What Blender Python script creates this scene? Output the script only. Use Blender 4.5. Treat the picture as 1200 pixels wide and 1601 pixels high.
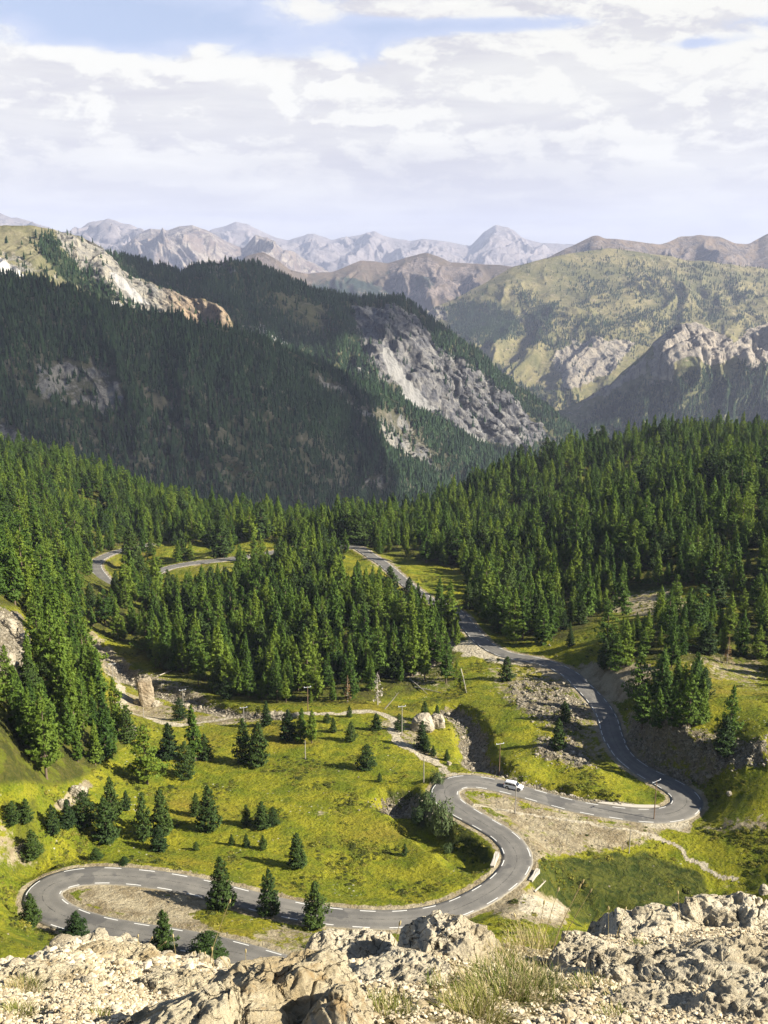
import bpy, bmesh, math, random
import numpy as np
from mathutils import Vector, Matrix

for _o in list(bpy.data.objects):
    bpy.data.objects.remove(_o)
SC = bpy.context.scene
COL = SC.collection
rng = np.random.default_rng(7)
random.seed(7)

# ------------------------------------------------------------------ camera
F = 1570.0                      # focal length in pixels of the 1200 x 1601 photograph
PITCH = math.radians(13.6)
cam_d = bpy.data.cameras.new('camera')
cam = bpy.data.objects.new('camera', cam_d)
COL.objects.link(cam)
cam_d.sensor_fit = 'VERTICAL'
cam_d.sensor_height = 24.0
cam_d.lens = 24.0 * F / 1601.0
cam_d.clip_start = 0.1
cam_d.clip_end = 90000
cam.location = (0, 0, 0)
cam.rotation_euler = (math.pi / 2 - PITCH, 0, 0)
SC.camera = cam

# ------------------------------------------------------------------ light
SUN_EL = math.radians(32)
SUN_AZ = math.radians(106)       # clockwise from +Y (the view direction)
sun_dir = Vector((math.sin(SUN_AZ) * math.cos(SUN_EL), math.cos(SUN_AZ) * math.cos(SUN_EL), math.sin(SUN_EL)))
sd = bpy.data.lights.new('sun', 'SUN')
sd.energy = 5.0
sd.angle = math.radians(0.5)
sd.color = (1.0, 0.93, 0.80)
so = bpy.data.objects.new('sun', sd)
COL.objects.link(so)
so.rotation_euler = sun_dir.to_track_quat('Z', 'Y').to_euler()

SC.view_settings.view_transform = 'Standard'
SC.view_settings.look = 'None'
SC.view_settings.gamma = 1
SC.view_settings.exposure = 1.6
SC.render.engine = 'CYCLES'
SC.cycles.max_bounces = 4
SC.cycles.diffuse_bounces = 2
SC.cycles.glossy_bounces = 2
SC.cycles.transmission_bounces = 2
SC.cycles.transparent_max_bounces = 4
SC.cycles.volume_bounces = 0
SC.cycles.use_denoising = True
try:
    SC.cycles.denoiser = 'OPENIMAGEDENOISE'
except Exception:
    pass

# ------------------------------------------------------------------ node helper
class NT:
    def __init__(s, tree):
        s.t = tree; s.n = tree.nodes; s.l = tree.links
    def put(s, sock, v):
        if v is None: return
        if hasattr(v, 'is_output') or isinstance(v, bpy.types.NodeSocket): s.l.new(v, sock)
        else:
            try: sock.default_value = v
            except Exception:
                if isinstance(v, (int, float)): sock.default_value = (v, v, v)
                elif len(v) == 3: sock.default_value = (*v, 1)
                else: raise
    def m(s, op, a, b=None, c=None, clamp=False):
        n = s.n.new('ShaderNodeMath'); n.operation = op; n.use_clamp = clamp
        s.put(n.inputs[0], a); s.put(n.inputs[1], b)
        if c is not None: s.put(n.inputs[2], c)
        return n.outputs[0]
    def vm(s, op, a, b=None):
        n = s.n.new('ShaderNodeVectorMath'); n.operation = op
        s.put(n.inputs[0], a); s.put(n.inputs[1], b)
        return n.outputs[1] if op in ('LENGTH', 'DOT_PRODUCT', 'DISTANCE') else n.outputs[0]
    def sep(s, v):
        n = s.n.new('ShaderNodeSeparateXYZ'); s.put(n.inputs[0], v); return n.outputs
    def comb(s, x, y, z):
        n = s.n.new('ShaderNodeCombineXYZ')
        for i, q in enumerate((x, y, z)): s.put(n.inputs[i], q)
        return n.outputs[0]
    def noise(s, v, scale, detail=6, rough=0.55, dist=0.0, col=False, ntype='FBM', lac=2.0):
        n = s.n.new('ShaderNodeTexNoise'); n.noise_type = ntype
        s.put(n.inputs['Vector'], v); s.put(n.inputs['Scale'], scale)
        n.inputs['Detail'].default_value = detail; n.inputs['Roughness'].default_value = rough
        n.inputs['Distortion'].default_value = dist; n.inputs['Lacunarity'].default_value = lac
        return n.outputs[1] if col else n.outputs[0]
    def vor(s, v, scale, feat='F1', rand=1.0, out='Distance'):
        n = s.n.new('ShaderNodeTexVoronoi'); n.feature = feat
        s.put(n.inputs['Vector'], v); s.put(n.inputs['Scale'], scale)
        n.inputs['Randomness'].default_value = rand
        return n.outputs[out]
    def mr(s, v, a, b, c=0.0, d=1.0, smooth=True):
        n = s.n.new('ShaderNodeMapRange'); n.interpolation_type = 'SMOOTHSTEP' if smooth else 'LINEAR'
        s.put(n.inputs[0], v)
        for i, q in enumerate((a, b, c, d)): s.put(n.inputs[i + 1], q)
        return n.outputs[0]
    def mix(s, f, a, b, mode='MIX'):
        n = s.n.new('ShaderNodeMix'); n.data_type = 'RGBA'; n.blend_type = mode
        s.put(n.inputs[0], f)
        for i, q in ((6, a), (7, b)):
            if isinstance(q, (tuple, list)) and len(q) == 3: q = (*q, 1)
            s.put(n.inputs[i], q)
        return n.outputs[2]
    def attr(s, name, typ='GEOMETRY'):
        n = s.n.new('ShaderNodeAttribute'); n.attribute_name = name; n.attribute_type = typ
        return n.outputs['Fac']
    def bump(s, h, strength=1.0, dist=1.0):
        n = s.n.new('ShaderNodeBump'); n.inputs['Strength'].default_value = strength
        n.inputs['Distance'].default_value = dist; s.put(n.inputs['Height'], h)
        return n.outputs[0]
    def pos(s):
        n = s.n.new('ShaderNodeNewGeometry'); return n.outputs['Position']
    def geo(s, k):
        n = s.n.new('ShaderNodeNewGeometry'); return n.outputs[k]
    def obj(s):
        n = s.n.new('ShaderNodeTexCoord'); return n.outputs['Object']

def material(name, build, rough=0.9, spec=0.2, transl=0.0):
    m = bpy.data.materials.new(name); m.use_nodes = True
    t = NT(m.node_tree); t.n.clear()
    out = t.n.new('ShaderNodeOutputMaterial')
    r = build(t)
    col, nrm = (r if isinstance(r, tuple) and len(r) == 2 and not isinstance(r[0], (int, float)) else (r, None))
    b = t.n.new('ShaderNodeBsdfPrincipled')
    if isinstance(col, (tuple, list)): col = (*col[:3], 1)
    t.put(b.inputs['Base Color'], col); b.inputs['Roughness'].default_value = rough
    b.inputs['Specular IOR Level'].default_value = spec
    if nrm is not None: t.put(b.inputs['Normal'], nrm)
    sh = b.outputs[0]
    if transl > 0:
        tr = t.n.new('ShaderNodeBsdfTranslucent'); t.put(tr.inputs[0], col)
        mx = t.n.new('ShaderNodeMixShader'); mx.inputs[0].default_value = transl
        t.l.new(sh, mx.inputs[1]); t.l.new(tr.outputs[0], mx.inputs[2]); sh = mx.outputs[0]
    t.l.new(sh, out.inputs[0])
    return m

# ------------------------------------------------------------------ sky with cloud bank
W = bpy.data.worlds.new('World'); SC.world = W; W.use_nodes = True
wt = NT(W.node_tree); wt.n.clear()
wo = wt.n.new('ShaderNodeOutputWorld'); bg = wt.n.new('ShaderNodeBackground')
sky = wt.n.new('ShaderNodeTexSky'); sky.sky_type = 'NISHITA'; sky.sun_disc = False
sky.sun_elevation = SUN_EL; sky.sun_rotation = SUN_AZ
sky.altitude = 2300; sky.air_density = 1.0; sky.dust_density = 1.5; sky.ozone_density = 2.0
D = wt.n.new('ShaderNodeTexCoord').outputs['Generated']
dx, dy, dz = wt.sep(D)
azi = wt.m('ARCTAN2', dx, dy)
el = wt.m('ARCSINE', dz)
def cl_noise(ox=0.0, oy=0.0, sx=7.0, sy=17.0, scale=1.0, detail=9, rough=0.55, dist=0.35):
    return wt.noise(wt.comb(wt.m('MULTIPLY_ADD', azi, sx, 3.1 + ox), wt.m('MULTIPLY_ADD', el, sy, 1.7 + oy), 0.37), scale, detail, rough, dist)
def puff(ox, oy):
    """billows: smooth cells warped by turbulence, large and small"""
    v = wt.comb(wt.m('MULTIPLY_ADD', azi, 6.2, 4.3 + ox), wt.m('MULTIPLY_ADD', el, 14.0, 1.9 + oy), 0.37)
    w = wt.noise(v, 1.3, 5, 0.6, 0.0, True)
    v = wt.vm('ADD', v, wt.vm('MULTIPLY', wt.vm('SUBTRACT', w, (0.5, 0.5, 0.5)), (1.5, 1.1, 0.0)))
    def sv(sc):
        n = wt.n.new('ShaderNodeTexVoronoi'); n.feature = 'F1'
        wt.put(n.inputs['Vector'], v); n.inputs['Scale'].default_value = sc; return n.outputs['Distance']
    f = wt.noise(v, 1.1, 9, 0.68, 0.0)
    q = wt.m('MULTIPLY_ADD', sv(1.1), -0.34, 0.62)
    q = wt.m('MULTIPLY_ADD', sv(2.7), -0.20, q)
    return wt.m('MULTIPLY_ADD', f, 0.62, wt.m('SUBTRACT', q, 0.26))
n0 = puff(0, 0)
n1 = puff(0.09, 0.15)                # the same field a little towards the light: its difference shades the billows
nb = cl_noise(5, 5, 2.4, 9.0, 1.0, 5, 0.5, 0.2)
nf = cl_noise(9, 2, 5.0, 40.0, 1.0, 8, 0.6, 0.4)
def gauss(a0, e0, sa, se):
    a = wt.m('POWER', wt.m('DIVIDE', wt.m('SUBTRACT', azi, a0), sa), 2.0)
    e = wt.m('POWER', wt.m('DIVIDE', wt.m('SUBTRACT', el, e0), se), 2.0)
    return wt.m('EXPONENT', wt.m('MULTIPLY', wt.m('ADD', a, e), -1.0))
def pix_dir(px, py):
    u = (px - 600) / F; v = (800.5 - py) / F
    x = u; y = math.cos(PITCH) + v * math.sin(PITCH); z = -math.sin(PITCH) + v * math.cos(PITCH)
    l = math.sqrt(x * x + y * y + z * z)
    return math.atan2(x, y), math.asin(z / l)
cover = wt.m('ADD', wt.m('MULTIPLY', n0, 1.5), wt.m('MULTIPLY', nb, 0.55))
cover = wt.m('ADD', cover, wt.mr(el, 0.225, 0.150, 0.32, 0.80))
for (px, py, sx, sy, k) in ((200, 25, 210, 42, -0.62), (70, 55, 150, 22, -0.40), (450, 78, 150, 26, -0.50), (760, 38, 190, 13, -0.60), (1090, 68, 60, 9, -0.5),
                            (620, 8, 200, 20, 0.30), (1000, 12, 300, 18, 0.30), (15, 45, 50, 14, 0.40), (300, 72, 90, 12, 0.35)):
    a0, e0 = pix_dir(px, py)
    cover = wt.m('ADD', cover, wt.m('MULTIPLY', gauss(a0, e0, sx / F, sy / F), k))
cover = wt.m('SUBTRACT', cover, wt.mr(el, 0.27, 0.40, 0.0, 0.95))       # the bank ends overhead
cover = wt.m('SUBTRACT', cover, wt.mr(wt.m('ABSOLUTE', azi), 0.6, 1.1, 0.0, 0.95))
cmask = wt.mr(cover, 0.94, 1.26)
lit = wt.mr(wt.m('SUBTRACT', n0, n1), -0.055, 0.07)
# bright billowing tops high in the bank, flat grey layers low down
hi = wt.mr(el, 0.055, 0.135)
body = wt.mr(nb, 0.35, 0.65)
shade = wt.m('ADD', wt.m('MULTIPLY', lit, wt.m('MULTIPLY_ADD', hi, 0.62, 0.12)), wt.m('MULTIPLY', body, 0.30))
shade = wt.m('ADD', shade, wt.m('MULTIPLY', wt.mr(nf, 0.38, 0.66), 0.34))
shade = wt.m('ADD', shade, wt.m('MULTIPLY', wt.mr(el, 0.10, 0.16), 0.12))
ccol = wt.mix(wt.m('MINIMUM', shade, 1.0), (0.210, 0.207, 0.228), (0.335, 0.330, 0.308))
skyc = wt.n.new('ShaderNodeVectorMath'); skyc.operation = 'SCALE'
wt.l.new(sky.outputs[0], skyc.inputs[0]); skyc.inputs[3].default_value = 0.05
skyb = wt.mix(1.0, skyc.outputs[0], (1.0, 1.0, 1.0), 'MULTIPLY')
thin = wt.m('MULTIPLY_ADD', wt.mr(cover, 0.55, 1.05, 0.0, 0.40), 1.0, 0.30)
veil = wt.m('MULTIPLY', wt.m('MULTIPLY', wt.m('ADD', thin, 0.35, clamp=True), wt.mr(el, 0.6, 0.28)), wt.mr(wt.m('ABSOLUTE', azi), 1.2, 0.6))
skyb = wt.mix(veil, skyb, (0.200, 0.228, 0.300))
fin = wt.mix(cmask, skyb, ccol)
wt.l.new(fin, bg.inputs[0]); bg.inputs[1].default_value = 1.0
wt.l.new(bg.outputs[0], wo.inputs[0])

# ------------------------------------------------------------------ numpy helpers
cp, sp = math.cos(PITCH), math.sin(PITCH)
def ray(px, py):
    """unit-forward ray of a photo pixel: arrays x, y, z"""
    u = (np.asarray(px, float) - 600) / F; v = (800.5 - np.asarray(py, float)) / F
    return u, cp + v * sp, -sp + v * cp
def p_z(px, py, z):
    x, y, zz = ray(px, py); t = z / zz
    return np.stack([x * t, y * t, zz * t], -1)
def p_d(px, py, d):
    x, y, zz = ray(px, py); t = d / y
    return np.stack([x * t, y * t, zz * t], -1)
def proj(P):
    P = np.asarray(P, float)
    dep = P[..., 1] * cp - P[..., 2] * sp
    upc = P[..., 1] * sp + P[..., 2] * cp
    return 600 + F * P[..., 0] / dep, 800.5 - F * upc / dep, dep

_perm = np.random.default_rng(11).permutation(4096).astype(np.int64)
def _h(ix, iy, iz=0, seed=0):
    return _perm[(_perm[(_perm[(ix + seed * 101) & 4095] + iy) & 4095] + iz) & 4095]
def perlin(x, y, seed=0):
    x = np.asarray(x, float); y = np.asarray(y, float)
    ix = np.floor(x).astype(np.int64); iy = np.floor(y).astype(np.int64)
    fx = x - ix; fy = y - iy
    u = fx * fx * fx * (fx * (fx * 6 - 15) + 10); v = fy * fy * fy * (fy * (fy * 6 - 15) + 10)
    def g(i, j, a, b):
        t = _h(i, j, 0, seed) * (2 * math.pi / 4096)
        return np.cos(t) * a + np.sin(t) * b
    n00 = g(ix, iy, fx, fy); n10 = g(ix + 1, iy, fx - 1, fy)
    n01 = g(ix, iy + 1, fx, fy - 1); n11 = g(ix + 1, iy + 1, fx - 1, fy - 1)
    return ((n00 * (1 - u) + n10 * u) * (1 - v) + (n01 * (1 - u) + n11 * u) * v) * 1.5
def fbm(x, y, o=5, seed=0, gain=0.5, ridged=False):
    r = 0; a = 1.0; s = 0
    for k in range(o):
        n = perlin(x * 2 ** k, y * 2 ** k, seed + k)
        if ridged: n = 1 - 2 * np.abs(n)
        r = r + a * n; s += a; a *= gain
    return r / s
def rmf(x, y, o=6, seed=0, H=0.9, gain=2.0):
    """ridged multifractal: sharp crests, smooth hollows; about -0.5 .. 0.8"""
    r = 0; w = 1.0
    for k in range(o):
        sgn = np.clip(1.0 - np.abs(perlin(x * 2.03 ** k + 7.3 * k, y * 2.03 ** k - 3.1 * k, seed + k)) * 1.25, 0, 1) ** 2 * w
        w = np.clip(sgn * gain, 0, 1); r = r + sgn * 2.03 ** (-H * k)
    return r * .75 - .65
def sstep(x, a, b):
    t = np.clip((x - a) / (b - a), 0, 1); return t * t * (3 - 2 * t)
def poly_sd(px, py, poly):
    """signed distance to a polygon, positive inside"""
    P = np.asarray(poly, float); out = np.full(px.shape, -1e9)
    x0, y0 = P.min(0) - 60; x1, y1 = P.max(0) + 60
    m = (px > x0) & (px < x1) & (py > y0) & (py < y1)
    X = px[m]; Y = py[m]
    if X.size == 0: return out
    best = np.full(X.shape, 1e18); ins = np.zeros(X.shape, bool)
    for i in range(len(P)):
        ax, ay = P[i]; bx, by = P[(i + 1) % len(P)]
        ex, ey = bx - ax, by - ay; wx, wy = X - ax, Y - ay
        t = np.clip((wx * ex + wy * ey) / (ex * ex + ey * ey + 1e-9), 0, 1)
        best = np.minimum(best, (wx - ex * t) ** 2 + (wy - ey * t) ** 2)
        c = (ay > Y) != (by > Y)
        with np.errstate(divide='ignore', invalid='ignore'):
            ins ^= c & (X < (bx - ax) * (Y - ay) / (by - ay + (by == ay) * 1e-9) + ax)
    d = np.sqrt(best); out[m] = np.where(ins, d, -d)
    return out
def pmask(px, py, poly, f=6):
    return sstep(poly_sd(px, py, poly), -f, f)
def line_d(px, py, line):
    P = np.asarray(line, float); best = np.full(px.shape, 1e9)
    x0, y0 = P[:, :2].min(0) - 60; x1, y1 = P[:, :2].max(0) + 60
    m = (px > x0) & (px < x1) & (py > y0) & (py < y1)
    X = px[m]; Y = py[m]; b = np.full(X.shape, 1e18)
    for i in range(len(P) - 1):
        ax, ay = P[i][:2]; bx, by = P[i + 1][:2]
        ex, ey = bx - ax, by - ay; wx, wy = X - ax, Y - ay
        t = np.clip((wx * ex + wy * ey) / (ex * ex + ey * ey + 1e-9), 0, 1)
        b = np.minimum(b, (wx - ex * t) ** 2 + (wy - ey * t) ** 2)
    best[m] = np.sqrt(b); return best

def mesh_np(name, V, Q, mats=(), smooth=True, attrs=None, mat_idx=None):
    V = np.asarray(V, np.float32).reshape(-1, 3); Q = np.asarray(Q, np.int32)
    me = bpy.data.meshes.new(name); k = Q.shape[1]
    me.vertices.add(len(V)); me.vertices.foreach_set('co', V.ravel())
    me.loops.add(Q.size); me.loops.foreach_set('vertex_index', Q.ravel())
    me.polygons.add(len(Q)); me.polygons.foreach_set('loop_start', np.arange(0, Q.size, k, dtype=np.int32))
    me.polygons.foreach_set('use_smooth', np.full(len(Q), smooth))
    for m in mats: me.materials.append(m)
    if mat_idx is not None: me.polygons.foreach_set('material_index', np.asarray(mat_idx, np.int32))
    for a, v in (attrs or {}).items():
        at = me.attributes.new(a, 'FLOAT', 'POINT' if len(v) == len(V) else 'FACE')
        at.data.foreach_set('value', np.asarray(v, np.float32).ravel())
    me.update(calc_edges=True)
    return me
def grid_q(n, m):
    i = np.arange(n - 1)[:, None] * m + np.arange(m - 1)[None, :]
    i = i.ravel(); return np.stack([i, i + 1, i + m + 1, i + m], -1)
def link(name, me, parent=None, **kw):
    o = bpy.data.objects.new(name, me); COL.objects.link(o)
    if parent: o.parent = parent
    for k, v in kw.items(): o[k] = v
    return o
def thing(name, label, cat, loc, rz=0, group=None):
    o = bpy.data.objects.new(name, None); COL.objects.link(o); o.empty_display_size = 0.5
    o.location = loc; o.rotation_euler = (0, 0, rz); o['label'] = label; o['category'] = cat
    if group: o['group'] = group
    return o

# ------------------------------------------------------------------ road centre line (photo pixel, height) -> world
RC = [ # px, py, z, half width left, half width right (m)
 (560,856,-149),(580,869,-148),(600,882,-147),(630,908,-143),(665,935,-140),(692,947,-138.6),(717,960,-137),(736,984,-134.5),(757,1006,-132.5),(790,1023,-131),
 (845,1034,-130),(885,1050,-129),(912,1074,-128),(936,1100,-126.7),(950,1124,-125.7),(957,1150,-125),(975,1182,-124.4),(1008,1207,-123.8),
 (1046,1226,-123.2),(1070,1243,-122.8),(1074,1259,-122.4),(1054,1272,-122),(1013,1276,-121.7),(965,1271,-121.3),(905,1262,-120.8),
 (860,1250,-120.2),(810,1236,-119.7),(765,1225,-119.3),(725,1221,-119),(698,1230,-118.6),(694,1245,-118.3),(712,1262,-118),
 (750,1284,-117.6),(788,1307,-117.1),(808,1332,-116.6),(807,1354,-116.2),(787,1378,-115.8),(750,1403,-115.4),(700,1425,-115),(650,1435,-114.7),
 (590,1438,-114.4),(500,1431,-114),(425,1416,-113.5),(350,1397,-113.1),(275,1380,-112.7),(200,1370,-112.2),(140,1369,-111.9),(92,1377,-111.6),(64,1396,-111.3),(74,1420,-111),
 (125,1442,-110.7),(200,1457,-110.2),(275,1469,-109.8),(340,1482,-109.3),(390,1496,-109),(450,1514,-108.4),(520,1540,-107.6)]
RC = np.array(RC, float)
RB = np.array([ # the farther piece, through the wood on the left
 (560,856,-149),(520,853,-150),(470,856,-151),(415,866,-152),(350,875,-153),(290,882,-154),(252,892,-155),(225,908,-155.5),(192,921,-156.5),(172,921,-157),
 (168,912,-157.2),(158,900,-157.8),(150,888,-158.5),(152,877,-159.5),(172,866,-161),(200,858,-163),(240,850,-166)], float)
def catmull(P, step):
    out = []
    n = len(P)
    for i in range(n - 1):
        p0 = P[max(i - 1, 0)]; p1 = P[i]; p2 = P[i + 1]; p3 = P[min(i + 2, n - 1)]
        k = max(2, int(np.linalg.norm(p2 - p1) / step))
        t = np.linspace(0, 1, k, endpoint=False)[:, None]
        out.append(0.5 * (2 * p1 + (p2 - p0) * t + (2 * p0 - 5 * p1 + 4 * p2 - p3) * t * t + (3 * p1 - p0 - 3 * p2 + p3) * t ** 3))
    out.append(P[-1:]); return np.concatenate(out)
def resample(P, step):
    s = np.concatenate([[0], np.cumsum(np.linalg.norm(np.diff(P, axis=0), axis=1))])
    n = max(2, int(round(s[-1] / step)) + 1); t = np.linspace(0, s[-1], n)
    return np.stack([np.interp(t, s, P[:, k]) for k in range(P.shape[1])], -1)
def road_line(ctrl, sm=3):
    P = p_z(ctrl[:, 0], ctrl[:, 1], ctrl[:, 2])
    C = resample(catmull(P, 1.0), 1.0)
    for _ in range(sm):
        C[1:-1] = (C[:-2] + 2 * C[1:-1] + C[2:]) / 4
    for _ in range(60):
        C[1:-1, 2] = (C[:-2, 2] + 2 * C[1:-1, 2] + C[2:, 2]) / 4
    return C
ROAD1 = road_line(RC, 8); ROAD2 = road_line(RB, 8)
def half_width(C):
    """asphalt half width per sample: a little wider in the far bend, as in the photograph"""
    px, py, _ = proj(C)
    w = np.full(len(C), 2.85)
    w = np.where(py < 1160, 3.2, w)
    for (cx, cy, rx, k) in ((1062, 1250, 70, 0.9), (700, 1238, 60, 0.6), (75, 1400, 70, 0.7), (800, 1345, 50, .3)):
        w = w + k * np.exp(-(((px - cx) / rx) ** 2 + ((py - cy) / (rx * .7)) ** 2))
    return w
HW1 = half_width(ROAD1); HW2 = np.full(len(ROAD2), 3.3)

# ------------------------------------------------------------------ terrain of the near valley: thin-plate surface through control points
CZ = [ # px, py, z
 (500,1300,-119),(500,1360,-117),(500,1240,-121),(500,1200,-122.5),(430,1150,-125),(420,1122,-127),(540,1112,-127),(600,1110,-127.5),(300,1200,-122.5),(300,1300,-119),
 (200,1330,-116.5),(150,1355,-113.5),(620,1200,-122),(640,1160,-124),(620,1300,-119.5),(640,1380,-117),(720,1390,-116),(250,1350,-115.5),(380,1385,-114.5),
 (300,1150,-126),(250,1120,-129),(200,1110,-131),(300,1085,-134),(420,1100,-131),(160,1050,-136),(140,1000,-140),(230,1060,-138),
 (640,1090,-131),(700,1090,-130),(690,1060,-132),(700,1140,-126),(735,1160,-127),(745,1195,-124.5),(820,1190,-122),(800,1120,-124.5),(760,1060,-129.5),(830,1080,-127.5),(880,1120,-124),(880,1180,-122.5),
 (900,1090,-126.5),(930,1210,-122),(980,1240,-121.5),(990,1255,-122),(860,1215,-123.4),(760,1130,-126),
 (240,1420,-112.2),(180,1400,-112),(320,1430,-112),(400,1450,-111),(480,1465,-110.5),(620,1470,-112.5),(740,1450,-112.5),(500,1500,-104),
 (850,1400,-116),(830,1430,-115),(900,1440,-119.5),(950,1440,-121.5),(880,1360,-120),(950,1390,-122),(850,1310,-119.5),(900,1300,-120.5),(980,1300,-121.2),(1050,1330,-122.3),(1000,1370,-123),
 (1120,1380,-122),(1190,1400,-118),(1190,1340,-119.5),(1190,1290,-117),(1130,1250,-119.5),(1190,1240,-115),(1060,1420,-119.5),(1190,1440,-113),
 (740,1255,-119.5),(770,1275,-118.8),(820,1270,-120.2),
 (40,1345,-112),(10,1400,-107),(20,1450,-105),(60,1460,-107.5),(120,1330,-114),
 (400,1062,-139),(300,1040,-140),(500,1075,-134.5),(400,1000,-138),(500,1000,-136),(300,960,-145),(250,1000,-143),(400,940,-144),(600,1040,-132.5),(620,1000,-134.5),(560,930,-141),(700,985,-135.5),
 (1060,1180,-117),(1020,1170,-117.5),(1000,1145,-117.5),(985,1120,-119.5),(1100,1150,-113.5),(1190,1160,-109.5),(1090,1200,-118.2),(1180,1200,-114),(980,1050,-121.5),(940,1060,-124.8),(960,1080,-122.3),(1050,1090,-115),(880,1010,-126.5),(960,990,-121),(840,1015,-130)]
CD = [ # px, py, horizontal distance
 (1190,1060,285),(1190,950,350),(1190,850,430),(1190,760,540),(1190,735,620),(1190,712,760),(1190,695,920),(1000,950,375),(1000,850,455),(1000,780,560),(1000,745,740),(1000,722,950),
 (850,950,400),(850,850,520),(850,790,680),(850,756,900),(760,780,900),(700,850,570),(700,810,690),(600,830,650),(500,830,640),(400,825,660),(300,825,650),(200,835,640),
 (1400,1200,230),(1400,1000,300),(1400,850,400),(1400,760,520),(1400,700,720),(1500,1400,190),(1500,600,900),(1700,900,330),
 (20,1230,180),(0,1000,228),(130,1150,228),(0,900,290),(100,960,330),(0,830,430),(0,765,600),(100,860,480),(60,740,900),(-150,700,800),(200,812,900),
 (-200,1250,165),(-200,1050,195),(-200,900,260),(-250,760,480),(-400,1000,190),(-400,1350,140),(-150,1400,140),(-300,640,900),(-100,1330,150),
 (0,1480,118),(1300,1450,140),(600,1560,118),(200,1520,118),(1000,1480,140),(1250,1350,180),(60,1150,208),(60,1050,235)]
cz = np.array(CZ, float); cd = np.array(CD, float)
P1 = p_z(cz[:, 0], cz[:, 1], cz[:, 2]); P2 = p_d(cd[:, 0], cd[:, 1], cd[:, 2])
ridx = np.arange(0, len(ROAD1), 14); ridx2 = np.arange(0, len(ROAD2), 25)
P3 = np.concatenate([ROAD1[ridx], ROAD2[ridx2]])
P4 = np.array([(x, y, z) for y, z in ((80, -66), (60, -52), (95, -84)) for x in (-70, -30, 0, 35, 75)] +
              [(x, y, z) for y, z in ((1250, -420), (1500, -560)) for x in (-900, -400, 0, 400, 900)] + [(-500,1000,-215),(500,1000,-190),(0,900,-265),(200,980,-270),(-250,950,-280),(320,1050,-235)], float)
CP = np.concatenate([P1, P2, P3, P4])
def uv_of(x, y): return np.stack([x / y * 1.2, np.log(y)], -1)
def tps_fit(X, z, lam=2e-4):
    n = len(X); r = np.linalg.norm(X[:, None] - X[None], axis=-1)
    K = np.where(r > 0, r * r * np.log(r + 1e-12), 0) + lam * np.eye(n)
    Pm = np.concatenate([np.ones((n, 1)), X], 1)
    A = np.block([[K, Pm], [Pm.T, np.zeros((3, 3))]])
    return np.linalg.solve(A, np.concatenate([z, np.zeros(3)]))
CX = uv_of(CP[:, 0], CP[:, 1])
tps_w = tps_fit(CX, CP[:, 2])
def tps_eval(X):
    out = np.empty(len(X)); n = len(CX)
    for i in range(0, len(X), 20000):
        x = X[i:i + 20000]
        r2 = (x[:, None, 0] - CX[None, :, 0]) ** 2 + (x[:, None, 1] - CX[None, :, 1]) ** 2
        out[i:i + 20000] = (0.5 * r2 * np.log(r2 + 1e-18)) @ tps_w[:n] + tps_w[n] + x @ tps_w[n + 1:]
    return out
NU, NV = 940, 1000
U0, U1, V0, V1 = -0.66, 0.72, math.log(62), math.log(1500)
gu = np.linspace(U0, U1, NU); gv = np.linspace(V0, V1, NV)
GU, GV = np.meshgrid(gu, gv)            # rows = v
Y = np.exp(GV); X = GU * Y
cu = np.linspace(U0, U1, 180); cv = np.linspace(V0, V1, 190)
CU, CV = np.meshgrid(cu, cv)
Zc = tps_eval(np.stack([CU.ravel() * 1.2, CV.ravel()], -1)).reshape(CU.shape)
def bilin(Z, u, v, u0=U0, u1=U1, v0=V0, v1=V1):
    n, m = Z.shape
    a = np.clip((u - u0) / (u1 - u0) * (m - 1), 0, m - 1.001); b = np.clip((v - v0) / (v1 - v0) * (n - 1), 0, n - 1.001)
    i = a.astype(int); j = b.astype(int); fa = a - i; fb = b - j
    return (Z[j, i] * (1 - fa) + Z[j, i + 1] * fa) * (1 - fb) + (Z[j + 1, i] * (1 - fa) + Z[j + 1, i + 1] * fa) * fb
H = bilin(Zc, GU, GV)
PX, PY, _ = proj(np.stack([X, Y, H], -1))
# relief: rolling bumps, hummocks
far_k = sstep(Y, 250, 700)
meadow_k = pmask(PX, PY, [(150,1130),(700,1110),(760,1400),(380,1420),(100,1350)], 60)
H += fbm(X / 38, Y / 38, 4, 3) * (1.3 + 6 * far_k) * (1 - 0.3 * meadow_k)
H += fbm(X / 9, Y / 9, 4, 9) * 0.42
# rocky steep banks
BANKS = [[(985,1105),(1060,1125),(1130,1165),(1200,1150),(1200,1200),(1100,1215),(1040,1200),(1000,1180),(975,1150)],
         [(800,1060),(880,1060),(930,1110),(900,1150),(840,1130),(790,1090)], [(840,1150),(900,1150),(940,1210),(880,1200),(830,1180)]]
bank = np.zeros_like(H)
for b in BANKS: bank = np.maximum(bank, pmask(PX, PY, b, 12))
H += bank * fbm(X / 4.5, Y / 4.5, 5, 21, ridged=True) * 1.3
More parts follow.
